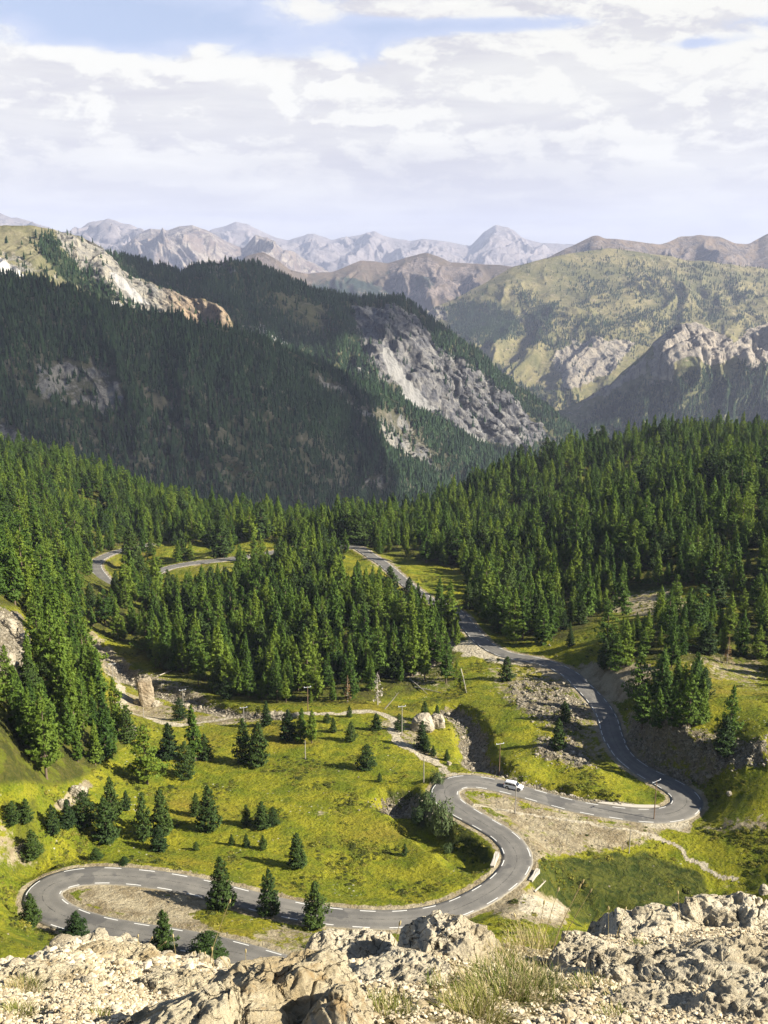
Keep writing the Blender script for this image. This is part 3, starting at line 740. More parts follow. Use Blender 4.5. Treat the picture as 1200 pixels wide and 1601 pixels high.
# C: bare crest at the far left with the ochre cliff
C_r = [(-500,345,2350),(0,351,2500),(50,351,2520),(75,357,2530),(110,365,2550),(150,378,2560),(165,390,2560),(190,418,2550),(220,440,2540),(260,455,2500),(300,465,2450),(335,474,2400),(352,485,2370),(359,500,2350),(366,560,2330)]
C_m = [(-500,470,2150),(0,400,2350),(110,400,2400),(165,425,2400),(220,470,2400),(300,500,2350),(345,510,2300),(366,580,2290)]
C_f = [(-500,600,1950),(0,560,2050),(110,560,2100),(220,580,2150),(300,590,2150),(366,620,2200)]
VC, vc = loft(-450, 366, 420, [C_f, C_m, C_r], 240, (500, 420))
VC, gC = relief(VC, vc, 24, 190, 13, keep=0.3, skew=-.3)
wx_, wy_, a_, b_ = pmx(VC, 61, 8)
rockC = big(wx_, wy_, [([(80,350),(150,378),(180,400),(225,440),(300,462),(362,480),(362,530),(340,530),(280,515),(225,492),(175,465),(140,435),(105,395)], .95), ([(0,385),(60,410),(110,440),(0,420)], .5), ([(0,350),(90,355),(130,400),(200,470),(0,430)], .33)], 8)
screeC = big(wx_, wy_, [([(168,425),(185,428),(215,460),(235,478),(215,476),(190,452)], 1), ([(-10,396),(10,408),(42,432),(-10,432)], 1), ([(155,466),(180,470),(205,486),(170,478)], .8)], 4)
treeC = big(wx_, wy_, [([(55,375),(80,365),(110,400),(160,440),(220,485),(150,470),(90,430),(60,400)], .62), ([(0,400),(60,425),(150,455),(60,440)], .3), ([(0,400),(170,450),(0,440)], .10)], 8)
warmC = pmask(a_, b_, [(260,450),(370,470),(370,540),(270,520)], 25)
def matC():
    m = mountain_mat('bare_crest_rock', (0.11, 0.105, 0.055), (0.16, 0.145, 0.085), (0.31, 0.28, 0.22), (0.18, 0.175, 0.16), (0.38, 0.365, 0.34), (0.022, 0.032, 0.014), 2.2, 6)
    nt = NT(m.node_tree); b = [n for n in m.node_tree.nodes if n.type == 'BSDF_PRINCIPLED'][0]
    src = b.inputs['Base Color'].links[0].from_socket
    nt.l.new(nt.mix(nt.m('MULTIPLY', nt.attr('ochre'), 0.75), src, nt.mix(1.0, src, (1.15, 0.88, 0.64), 'MULTIPLY')), b.inputs['Base Color'])
    return m
M_C = matC()
VC = craggy(VC, rockC, 6, 80, 302)
mount('mountain', VC, [M_C], {'rock': rockC, 'scree': screeC, 'trees': treeC, 'ochre': warmC})

# B: second wooded mountain with the grey cliff
B_r = [(150,392,3000),(200,405,3000),(250,417,3050),(285,427,3100),(310,415,3130),(350,409,3150),(400,412,3180),(450,435,3200),(500,455,3200),(550,465,3200),(600,468,3150),(625,466,3120),(650,480,3120),(680,505,3120),(740,545,3150),(800,598,3200),(850,632,3250),(895,667,3300),(960,740,3380)]
B_m = [(150,470,2700),(285,500,2700),(400,520,2780),(550,560,2820),(640,590,2850),(740,640,2950),(850,690,3080),(895,705,3150),(960,780,3250)]
B_f = [(150,640,2450),(400,650,2450),(600,700,2550),(740,760,2700),(850,780,2950),(960,820,3100)]
VB, vb = loft(150, 960, 560, [B_f, B_m, B_r], 300, (700, 560))
VB, gB = relief(VB, vb, 40, 280, 23, keep=0.2, skew=.35)
wx_, wy_, a_, b_ = pmx(VB, 62, 14)
cliffB = big(wx_, wy_, [([(548,478),(585,472),(640,485),(665,510),(690,540),(740,575),(790,612),(830,650),(870,690),(800,700),(720,680),(660,640),(600,600),(572,560),(552,520)], .78), ([(310,412),(350,410),(410,430),(400,442),(330,436)], .5)], 10)
screeB = big(wx_, wy_, [([(590,555),(615,545),(640,590),(680,640),(670,650),(630,625)], .9), ([(375,502),(400,505),(440,525),(462,548),(430,540),(390,520)], .75), ([(545,560),(575,570),(580,600),(550,585)], .5), ([(720,670),(800,660),(830,700),(760,700)], .5), ([(560,480),(590,480),(590,540),(570,520)], .5)], 6)
grassB = pmask(wx_, wy_, [(425,470),(445,452),(470,455),(500,480),(522,505),(518,525),(480,520),(440,495)], 8)
ribB = pmask(wx_, wy_, [(600,462),(640,462),(700,512),(760,560),(820,605),(900,665),(880,680),(820,635),(750,590),(690,555),(660,520),(640,490)], 5)
M_B = mountain_mat('grey_cliff_rock', (0.060, 0.062, 0.028), (0.085, 0.080, 0.040), (0.225, 0.212, 0.190), (0.105, 0.105, 0.112), (0.29, 0.28, 0.26), (0.020, 0.028, 0.014), 2.0, 9)
VB = craggy(VB, cliffB * (1 - .75 * screeB), 15, 130, 303)
mount('mountain', VB, [M_B], {'rock': cliffB, 'scree': screeB, 'ochre': grassB})

# D: broad grassy mountain far right with badlands below
D_r = [(560,520,6600),(640,500,6700),(675,484,6800),(710,468,6850),(750,446,6900),(800,418,7000),(860,403,7100),(890,396,7200),(950,388,7300),(1000,394,7300),(1075,406,7300),(1200,420,7300),(1500,440,7300)]
D_m = [(560,600,5900),(640,570,6000),(750,520,6100),(860,490,6200),(1000,490,6200),(1200,500,6200),(1500,510,6200)]
D_n = [(560,680,5400),(750,620,5400),(900,600,5300),(1000,600,5300),(1200,600,5300),(1500,610,5300)]
D_f = [(560,790,4700),(900,760,4600),(1200,760,4600),(1500,760,4600)]
VD, vd = loft(560, 1500, 640, [D_f, D_n, D_m, D_r], 330, (1500, 900))
VD, gD = relief(VD, vd, 60, 560, 33, keep=0.12, fine=.18)
wx_, wy_, a_, b_ = pmx(VD, 63, 14)
rockD = big(wx_, wy_, [([(865,550),(880,540),(930,525),(985,540),(960,580),(920,600),(885,612),(870,580)], .95), ([(660,480),(690,480),(695,500),(665,500)], .9), ([(740,560),(800,590),(870,640),(890,660),(840,640),(780,600)], .5),
     ([(780,470),(830,500),(830,530),(790,500)], .4), ([(990,395),(1200,400),(1200,440),(1000,420)], .35), ([(700,440),(800,470),(820,520),(740,500)], .25)], 10)
treeD = big(wx_, wy_, [([(680,490),(720,465),(780,470),(830,520),(800,540),(740,545),(700,520)], .75), ([(800,440),(870,470),(900,530),(860,560),(820,540)], .52), ([(840,500),(1000,480),(1100,500),(1000,560),(880,600)], .46), ([(830,610),(900,620),(960,660),(860,665)], .6), ([(700,520),(900,640),(760,600)], .5), ([(860,400),(1200,420),(1200,520),(900,500)], .36)], 14)
M_D = mountain_mat('grassy_mountain', (0.092, 0.090, 0.036), (0.180, 0.155, 0.070), (0.36, 0.31, 0.235), (0.22, 0.20, 0.17), (0.50, 0.46, 0.40), (0.022, 0.036, 0.020), 1.1, 22)
VD = craggy(VD, rockD, 20, 190, 304)
mount('mountain', VD, [M_D], {'rock': rockD, 'trees': treeD * .62})
# D2: brown summits behind
E_ = [(700,440,9000),(860,402,9000),(885,388,9000),(905,378,9000),(925,368,9000),(935,367,9000),(945,373,9000),(970,374,9000),(1000,378,9100),(1030,383,9200),(1045,378,9300),(1062,369,9400),(1090,368,9400),(1125,369,9400),(1150,380,9400),(1170,381,9500),(1185,372,9600),(1200,364,9600),(1260,350,9600),(1500,380,9600)]
VE, ve = loft(700, 1500, 460, [[(700,560,7500),(1500,560,7500)], E_], 120, (1500, 900))
VE, gE = relief(VE, ve, 95, 620, 43, keep=0.10, fine=.15)
M_E = mountain_mat('brown_summits', (0.095, 0.072, 0.050), (0.15, 0.112, 0.078), (0.22, 0.18, 0.15), (0.11, 0.095, 0.09), (0.4, 0.37, 0.33), None, 0.7, 25)
mount('mountain', VE, [M_E], {'rock': 0.5})
# D3: badlands spur
S_r = [(780,700,4300),(830,668,4300),(880,640,4300),(930,612,4250),(955,596,4250),(985,570,4250),(1010,548,4200),(1030,528,4200),(1045,515,4200),(1065,505,4200),(1090,507,4200),(1112,513,4200),(1130,522,4200),(1150,530,4250),(1170,515,4300),(1200,503,4350),(1500,480,4400)]
S_m = [(780,715,4150),(955,640,4000),(1065,560,3950),(1200,570,4000),(1500,560,4000)]
S_f = [(780,790,3900),(1000,790,3700),(1500,790,3700)]
VS, vs = loft(780, 1500, 520, [S_f, S_m, S_r], 260, (900, 500))
VS, gS = relief(VS, vs, 55, 300, 53, keep=0.12, gully=1.2)
wx_, wy_, a_, b_ = pmx(VS, 64, 10)
rockS = big(wx_, wy_, [([(1020,540),(1045,512),(1090,503),(1130,520),(1150,535),(1170,512),(1210,500),(1260,500),(1260,570),(1180,580),(1150,560),(1110,575),(1080,555),(1050,570),(1020,575)], .95), ([(960,590),(1020,545),(1010,580),(960,620),(900,640),(870,655)], .6),
     ([(1010,560),(1060,560),(1050,600),(1010,610)], .7), ([(830,650),(1000,600),(1100,640),(1200,650),(1200,700),(850,700)], .25)], 9)
treeS = big(wx_, wy_, [([(930,640),(1000,600),(1060,580),(1110,580),(1160,600),(1210,580),(1300,600),(1300,800),(900,800),(880,680)], .62), ([(1130,560),(1200,570),(1200,620),(1150,600)], .6)], 10)
M_S = mountain_mat('badlands_spur', (0.11, 0.115, 0.05), (0.17, 0.155, 0.08), (0.42, 0.36, 0.28), (0.25, 0.225, 0.195), (0.5, 0.46, 0.4), (0.022, 0.036, 0.020), 1.6, 16)
VS = craggy(VS, rockS, 9, 150, 305)
mount('mountain', VS, [M_S], {'rock': rockS, 'trees': treeS * .7})
# E: hill pair in the middle
G_ = [(360,470,8200),(380,402,8200),(395,396,8200),(412,393,8200),(432,404,8200),(455,422,8300),(480,428,8600),(520,425,8800),(540,416,8900),(562,407,9000),(585,408,9000),(605,411,9000),(640,401,9000),(655,396,9000),(667,394,9000),(685,400,9000),(705,410,9000),(740,412,9000),(780,413,8900),(830,420,8800),(900,440,8600)]
VG, vg = loft(360, 900, 420, [[(360,600,7000),(900,600,7000)], G_], 130, (1500, 900))
VG, gG = relief(VG, vg, 100, 560, 73, keep=0.10, fine=.15)
wx_, wy_, a_, b_ = pmx(VG, 65, 10)
M_G = mountain_mat('middle_hills', (0.075, 0.060, 0.044), (0.12, 0.092, 0.068), (0.25, 0.20, 0.17), (0.13, 0.11, 0.10), (0.4, 0.37, 0.33), (0.018, 0.030, 0.022), 0.8, 25)
mount('mountain', VG, [M_G], {'rock': big(wx_, wy_, [([(600,410),(670,400),(760,420),(740,470),(620,470)], .6), ([(380,395),(440,400),(460,430),(400,430)], .5)], 10),
     'trees': big(wx_, wy_, [([(480,440),(560,430),(640,470),(600,500),(480,480)], .66), ([(640,430),(670,430),(680,450),(650,460)], .7), ([(480,420),(620,420),(620,450),(480,440)], .35)], 10)})
# F and the far white ranges
def far(name, line, foot, d, dk, amp, sc, seed, colA, colB, rw, rc):
    r = [(a, b, d) for a, b in line]
    V, v = loft(line[0][0], line[-1][0], 620, [[(line[0][0], foot, d - dk), (line[-1][0], foot, d - dk)], r], 160, (2500, 1500))
    V[..., 2] += rmf(V[..., 0] / 1500, V[..., 1] / 6000, 7, seed + 3, .85) * amp * .34
    V, g = relief(V, v, amp * 1.5, sc * .75, seed, keep=0.06, fine=.20)
    mt = mountain_mat(name + '_rock', colA, colB, rw, rc, (0.5, 0.5, 0.5), None, 0.45, 14)
    mount('mountain', V, [mt], {'rock': 0.55})
far('pale_range', [(150,470),(180,393),(205,372),(235,357),(262,360),(280,352),(300,350),(322,356),(350,372),(380,384),(398,366),(420,372),(440,392),(470,405),(520,430)], 500, 13500, 3500, 170, 1500, 83, (0.11,0.085,0.078), (0.17,0.135,0.11), (0.27,0.235,0.195), (0.105,0.09,0.095))
far('left_range', [(-500,350),(-60,345),(0,335),(20,343),(45,346),(90,362),(115,362),(140,348),(166,343),(190,350),(215,358),(260,380),(360,400)], 460, 17500, 4000, 200, 1800, 93, (0.14,0.12,0.115), (0.19,0.16,0.15), (0.20,0.175,0.165), (0.13,0.115,0.115))
far('far_range', [(300,375),(330,357),(352,352),(368,347),(390,352),(420,368),(450,375),(490,366),(520,376),(560,368),(585,362),(600,368),(640,378),(660,372),(700,376),(735,382),(755,362),(775,350),(795,358),(815,372),(850,380),(905,384),(950,386)], 440, 21500, 4500, 130, 1500, 103, (0.14,0.12,0.115), (0.19,0.16,0.15), (0.21,0.185,0.175), (0.13,0.115,0.118))

# valley bottom that closes everything below the ridges, out to the horizon
nb_ = 90
gx, gy = np.meshgrid(np.linspace(-1, 1, nb_), np.linspace(0, 1, nb_))
VY = 900 + 25500 * gy ** 1.6; VX = gx * VY * 0.62
VZ = -560 - 420 * sstep(VY, 1500, 6000) + fbm(VX / 900, VY / 900, 4, 5) * 40 - 10
M_V = mountain_mat('valley_floor', (0.05, 0.06, 0.025), (0.09, 0.09, 0.04), (0.34, 0.3, 0.24), (0.25, 0.23, 0.2), (0.4, 0.37, 0.3), None, 1.0, 20)
mount('valley', np.stack([VX, VY, VZ], -1), [M_V], {'rock': 0.2})

# ------------------------------------------------------------------ haze
def haze():
    bm = bmesh.new(); bmesh.ops.create_cube(bm, size=1)
    me = bpy.data.meshes.new('haze'); bm.to_mesh(me); bm.free()
    o = link('haze', me, kind='stuff')
    o.location = (0, 12500, 0); o.scale = (36000, 29500, 2640)
    m = bpy.data.materials.new('haze'); m.use_nodes = True; t = NT(m.node_tree); t.n.clear()
    out = t.n.new('ShaderNodeOutputMaterial'); v = t.n.new('ShaderNodeVolumePrincipled')
    v.inputs['Color'].default_value = (0.68, 0.75, 1.0, 1); v.inputs['Density'].default_value = HAZE
    v.inputs['Anisotropy'].default_value = 0.0
    t.l.new(v.outputs[0], out.inputs['Volume']); me.materials.append(m)
HAZE = 3.4e-5
haze()

def shade_cloud(cx, cy, rx, ry, seed, label):
    n, m = 90, 180
    th, ph = np.meshgrid(np.linspace(0.001, math.pi - .001, n), np.linspace(0, 2 * math.pi, m, endpoint=False), indexing='ij')
    D_ = np.stack([np.sin(th) * np.cos(ph), np.sin(th) * np.sin(ph), np.cos(th)], -1)
    a = D_[..., 0] * 2.2 + seed; b = D_[..., 1] * 2.2 + D_[..., 2] * 1.3
    k = 1 + .32 * fbm(a, b, 5, seed, .55) + .18 * fbm(a * 2.5, b * 2.5, 4, seed + 3, .55, True)
    P = D_ * k[..., None] * np.array([rx, ry, 170.0]); P[..., 2] = np.where(P[..., 2] < 0, P[..., 2] * .35, P[..., 2] * 1.5)
    i, j = np.meshgrid(np.arange(n - 1), np.arange(m), indexing='ij'); i = i.ravel(); j = j.ravel(); j2 = (j + 1) % m
    Q = np.stack([i * m + j, (i + 1) * m + j, (i + 1) * m + j2, i * m + j2], -1)
    o = link('shade_cloud', mesh_np('shade_cloud', P.reshape(-1, 3), Q, [M_shade_cloud], True), kind='structure'); o.location = (cx, cy, 1720)
M_shade_cloud = material('shade_cloud_white', lambda t: (0.9, 0.9, 0.9), 1.0, 0.0, 0.5)
_t = NT(M_shade_cloud.node_tree); _o = [n for n in _t.n if n.type == 'OUTPUT_MATERIAL'][0]; _s = _o.inputs[0].links[0].from_socket
_m = _t.n.new('ShaderNodeMixShader'); _x = _t.n.new('ShaderNodeBsdfTransparent'); _m.inputs[0].default_value = 0.5
_t.l.new(_s, _m.inputs[1]); _t.l.new(_x.outputs[0], _m.inputs[2]); _t.l.new(_m.outputs[0], _o.inputs[0])
shade_cloud(2600, 1000, 850, 430, 3, ''); shade_cloud(2500, 2330, 520, 330, 8, '')  # unseen clouds, added and shaped to dim the sun on both wooded mountains

# ------------------------------------------------------------------ conifers
def needle_mat(name, dark, light, gold, trans=0.25):
    def f(t):
        oi = t.n.new('ShaderNodeObjectInfo').outputs['Random']; v = t.attr('tone')
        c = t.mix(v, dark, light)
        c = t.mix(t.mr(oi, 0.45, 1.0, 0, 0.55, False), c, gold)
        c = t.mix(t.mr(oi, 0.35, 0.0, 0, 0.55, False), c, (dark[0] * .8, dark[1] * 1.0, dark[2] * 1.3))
        return c
    return material(name, f, 0.7, 0.18, trans)
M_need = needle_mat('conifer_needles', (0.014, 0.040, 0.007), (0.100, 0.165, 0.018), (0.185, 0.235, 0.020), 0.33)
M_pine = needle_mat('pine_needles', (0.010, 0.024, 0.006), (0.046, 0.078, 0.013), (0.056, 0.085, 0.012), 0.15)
M_bark = material('bark', lambda t: t.mix(t.noise(t.obj(), 6, 5, 0.7), (0.06, 0.045, 0.03), (0.17, 0.13, 0.09)), 0.95, 0.1)
M_dead = material('bleached_dead_wood', lambda t: t.mix(t.noise(t.obj(), 5, 5, 0.7), (0.22, 0.19, 0.15), (0.42, 0.38, 0.31)), 0.95, 0.1)
M_brown = needle_mat('dry_brown_needles', (0.09, 0.045, 0.02), (0.20, 0.11, 0.045), (0.18, 0.12, 0.05), 0.2)
M_shrub = needle_mat('willow_leaves', (0.03, 0.055, 0.015), (0.10, 0.14, 0.05), (0.12, 0.15, 0.06), 0.3)

def tube(pts, rad, n=6):
    pts = np.asarray(pts, float); V = []; Q = []
    for i, p in enumerate(pts):
        d = pts[min(i + 1, len(pts) - 1)] - pts[max(i - 1, 0)]; d = d / (np.linalg.norm(d) + 1e-9)
        a = np.cross(d, (0.3, 1, 0.2)); a /= np.linalg.norm(a); b = np.cross(d, a)
        for k in range(n):
            q = 2 * math.pi * k / n; V.append(p + rad[i] * (math.cos(q) * a + math.sin(q) * b))
    for i in range(len(pts) - 1):
        for k in range(n): Q.append((i * n + k, i * n + (k + 1) % n, (i + 1) * n + (k + 1) % n, (i + 1) * n + k))
    return V, Q
def join(parts):
    V = []; Q = []
    for v, q in parts:
        b = len(V); V += list(v); Q += [tuple(i + b for i in f) for f in q]
    return V, Q
def leaf_quads(C, N, size, r, asp=1.7):
    """small random faces at centres C, facing roughly N"""
    n = len(C); N = N + r.normal(0, 0.55, (n, 3)); N /= np.linalg.norm(N, axis=1)[:, None] + 1e-9
    a = np.cross(N, r.normal(0, 1, (n, 3))); a /= np.linalg.norm(a, axis=1)[:, None] + 1e-9; b = np.cross(N, a)
    s = (size * r.uniform(0.6, 1.35, n))[:, None]; k = r.uniform(0.55, 1.0, n)[:, None]
    V = np.stack([C - a * s * asp * .5 - b * s * .18, C - b * s * .5 * k + a * s * 0.1, C + a * s * asp * .5 + b * s * .1, C + b * s * .5 * k - a * s * .15], 1)
    return V.reshape(-1, 3), np.arange(4 * n).reshape(n, 4)
def crown(seed, R=0.19, base=0.08, power=0.85, nb=120, droop=0.25, gap=0.3, leaf=0.030, per=26, ragged=0.25, top_round=0.0):
    r = np.random.default_rng(seed); C = []; N = []; T = []; limbs = []
    lean = r.normal(0, 0.02, 2)
    sec = r.uniform(0, 2 * math.pi, 3)
    for k in range(nb):
        t = base + (1 - base) * ((k + r.uniform(0, 1)) / nb) ** 0.95
        az = k * 2.39996 + r.normal(0, 0.4)
        prof = (1 - t) ** power * (1 - math.exp(-(t - base + 0.04) * 14)) + 0.012 + top_round * math.sqrt(max(0, 1 - t)) * 0.3
        lump = 1 + ragged * (math.sin(t * 19 + sec[0]) * 0.5 + math.sin(az * 2 + t * 9 + sec[1]) * 0.5) + r.normal(0, 0.13)
        L = R * prof / (1 - base) ** power * max(0.35, lump)
        if r.uniform() < gap * 0.35: continue
        h = t; dirv = np.array([math.cos(az), math.sin(az), 0])
        up = (0.45 - 0.75 * (1 - t) - droop) if t < 0.85 else 0.5
        n = max(5, int(per * (0.35 + L / R)))
        s = np.sqrt(r.uniform(0.02, 1, n)) ; s = s * 1.0
        lat = r.normal(0, 0.13, n) * L * (1.15 - 0.5 * s) * 1.6
        side = np.array([-dirv[1], dirv[0], 0])
        c = dirv[None] * (s * L)[:, None] + side[None] * lat[:, None]
        z = h + up * s * L * 0.55 + 0.28 * L * s * s + r.normal(0, 0.010, n)
        c[:, 2] = z; c[:, 0] += lean[0] * h; c[:, 1] += lean[1] * h
        C.append(c); nn = dirv[None] * 0.55 + np.array([0, 0, 0.75])[None]; N.append(np.repeat(nn, n, 0))
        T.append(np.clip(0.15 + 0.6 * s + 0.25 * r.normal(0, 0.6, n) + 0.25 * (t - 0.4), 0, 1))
        if k % 5 == 0 and L > 0.04:
            limbs.append(tube([(lean[0] * h, lean[1] * h, h), tuple(np.array([lean[0] * h, lean[1] * h, h]) + dirv * L * .8 + np.array([0, 0, up * L * .45 + .15 * L]))], [0.006 * (1.2 - t), 0.002], 4))
    C = np.concatenate(C); N = np.concatenate(N); T = np.concatenate(T)
    sz = leaf * (0.65 + 0.6 * (1 - C[:, 2]))
    V, Q = leaf_quads(C, N, sz, r)
    # leader
    tip = tube([(lean[0] * .9, lean[1] * .9, .9), (lean[0], lean[1], 1.0)], [0.006, 0.001], 4)
    trunk = join([tube([(0, 0, -0.03), (0, 0, 0.02), (lean[0] * .5, lean[1] * .5, 0.5), (lean[0] * .9, lean[1] * .9, .93)], [0.024, 0.017, 0.011, 0.003], 7)] + limbs)
    return V, Q, T, trunk, tip
def make_variant(tag_, mat, **kw):
    V, Q, T, tr, tip = crown(**kw)
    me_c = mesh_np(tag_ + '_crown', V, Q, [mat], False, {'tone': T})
    me_t = mesh_np(tag_ + '_trunk', tr[0], tr[1], [M_bark], True)
    tv, tq = tr; V2 = np.concatenate([V, np.array(tv)]); Q2 = np.concatenate([Q, np.array(tq) + len(V)])
    T2 = np.concatenate([T, np.zeros(len(tq))])
    me_all = mesh_np(tag_ + '_whole', V2, Q2, [mat, M_bark], False, {'tone': T2}, np.concatenate([np.zeros(len(Q)), np.ones(len(tq))]))
    return me_c, me_t, me_all
VAR = []
for i in range(8):      # forest spruce and larch, narrow
    VAR.append(make_variant('conifer', M_need, seed=100 + i, R=[.17, .20, .15, .22, .18, .20, .16, .23][i], base=[.10, .06, .14, .08, .18, .05, .1, .12][i], power=[.85, .8, .7, .75, .6, .9, .8, .65][i],
                            nb=125, ragged=[.25, .35, .2, .4, .45, .3, .25, .45][i], gap=[.3, .6, .3, .7, 1, .4, .4, .9][i], per=24, leaf=0.031, top_round=[0, 0, .1, 0.1, .3, 0, 0, .25][i]))
PVAR = []
for i in range(5):      # denser, broader mountain pines of the meadow
    PVAR.append(make_variant('pine', M_pine, seed=200 + i, R=[.27, .30, .25, .32, .28][i], base=0.02, power=[.7, .75, .65, .6, .8][i], nb=130, ragged=.28, gap=.2, per=30, leaf=0.034, droop=0.0, top_round=[.1, 0, .2, .3, 0][i]))
DVAR = [make_variant('dead', M_brown, seed=301, R=.15, base=.1, nb=80, per=9, gap=1.0, leaf=0.03), make_variant('dead', M_brown, seed=302, R=.17, base=.1, nb=90, per=7, gap=1.2, leaf=0.03)]

def place_tree(name, var, pos, h, w, rz, label, group, cat='tree'):
    t = thing(name, label, cat, pos, rz, group)
    t.scale = (h * w, h * w, h)
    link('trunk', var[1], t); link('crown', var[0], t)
    return t

# --- forest stand positions
GHf = forest; STEP = 5.0
def sample_forest():
    out = []
    ys = [240.0]
    while ys[-1] < 1120: ys.append(ys[-1] + STEP * (1 + max(0, (ys[-1] - 500)) / 1500))
    r = np.random.default_rng(5)
    ys = [130 + i * STEP for i in range(int(110 / STEP))] + ys
    for y in ys:
        st = STEP * (1 + max(0, y - 500) / 1500)
        xs = np.arange(-0.60 * y, 0.68 * y, st); xs = xs + r.uniform(-.48, .48, len(xs)) * st
        yy = y + r.uniform(-.48, .48, len(xs)) * st
        out.append(np.stack([xs, yy], -1))
    P = np.concatenate(out)
    f = bilin(GHf, P[:, 0] / P[:, 1], np.log(P[:, 1]))
    dn = fbm(P[:, 0] / 28, P[:, 1] / 28, 3, 71)
    keep = (f > 0.5 * r.uniform(0.3, 1.7, len(P))) & (r.uniform(0, 1, len(P)) < 0.72 + 1.3 * dn)
    thin_ = bilin(thinw, P[:, 0] / P[:, 1], np.log(P[:, 1])) > .5
    keep |= thin_ & (r.uniform(0, 1, len(P)) < 0.10) & (bilin(RD - RW, P[:, 0] / P[:, 1], np.log(P[:, 1])) > 3)
    P = P[keep]
    z = ground(P[:, 0], P[:, 1]); h = r.gamma(8, 1.0, len(P)) / 8 * 12.8
    h = np.clip(h, 4.5, 23) * (1 + 0.18 * fbm(P[:, 0] / 60, P[:, 1] / 60, 2, 91))
    pa, pb, _ = proj(np.column_stack([P, z])); h = h * np.where((pa > 880) & (pb > 925), .74, 1); h = h * np.where((pa > 700) & (pb > 780) & (pb < 960), .92, 1)
    return np.column_stack([P, z, h])
FT = sample_forest()
# no tree between the camera and the visible stretches of the road: trees whose crown would stand in front of it stay out
def frame_pos(T):
    a, b, dep = proj(T[:, :3]); return a, b, F * T[:, 3] / dep, dep
fa, fb, fh, fdep = frame_pos(FT)
VIS = []      # visible stretches in photo pixels
for C in (ROAD1,):
    a, b, _ = proj(C); m = ((b > 955) | ((a < 640) & (b > 858))); VIS.append(np.stack([a[m], b[m]], -1))
a, b, _ = proj(ROAD2); m = ((a < 180) & (b < 915)) | ((a > 265) & (a < 360) & (b > 870)); VIS.append(np.stack([a[m], b[m]], -1))
VIS = np.concatenate(VIS)[::2]
ok = np.ones(len(FT), bool)
for i in range(len(FT)):
    if -100 < fa[i] < 1300:
        dxp = np.abs(VIS[:, 0] - fa[i]); 
        if (((dxp < 5 + 0.10 * fh[i]) & (VIS[:, 1] < fb[i] + 1) & (VIS[:, 1] > fb[i] - fh[i] * 0.95))).any(): ok[i] = False
FT = FT[ok]; fa, fb, fh, fdep = frame_pos(FT)

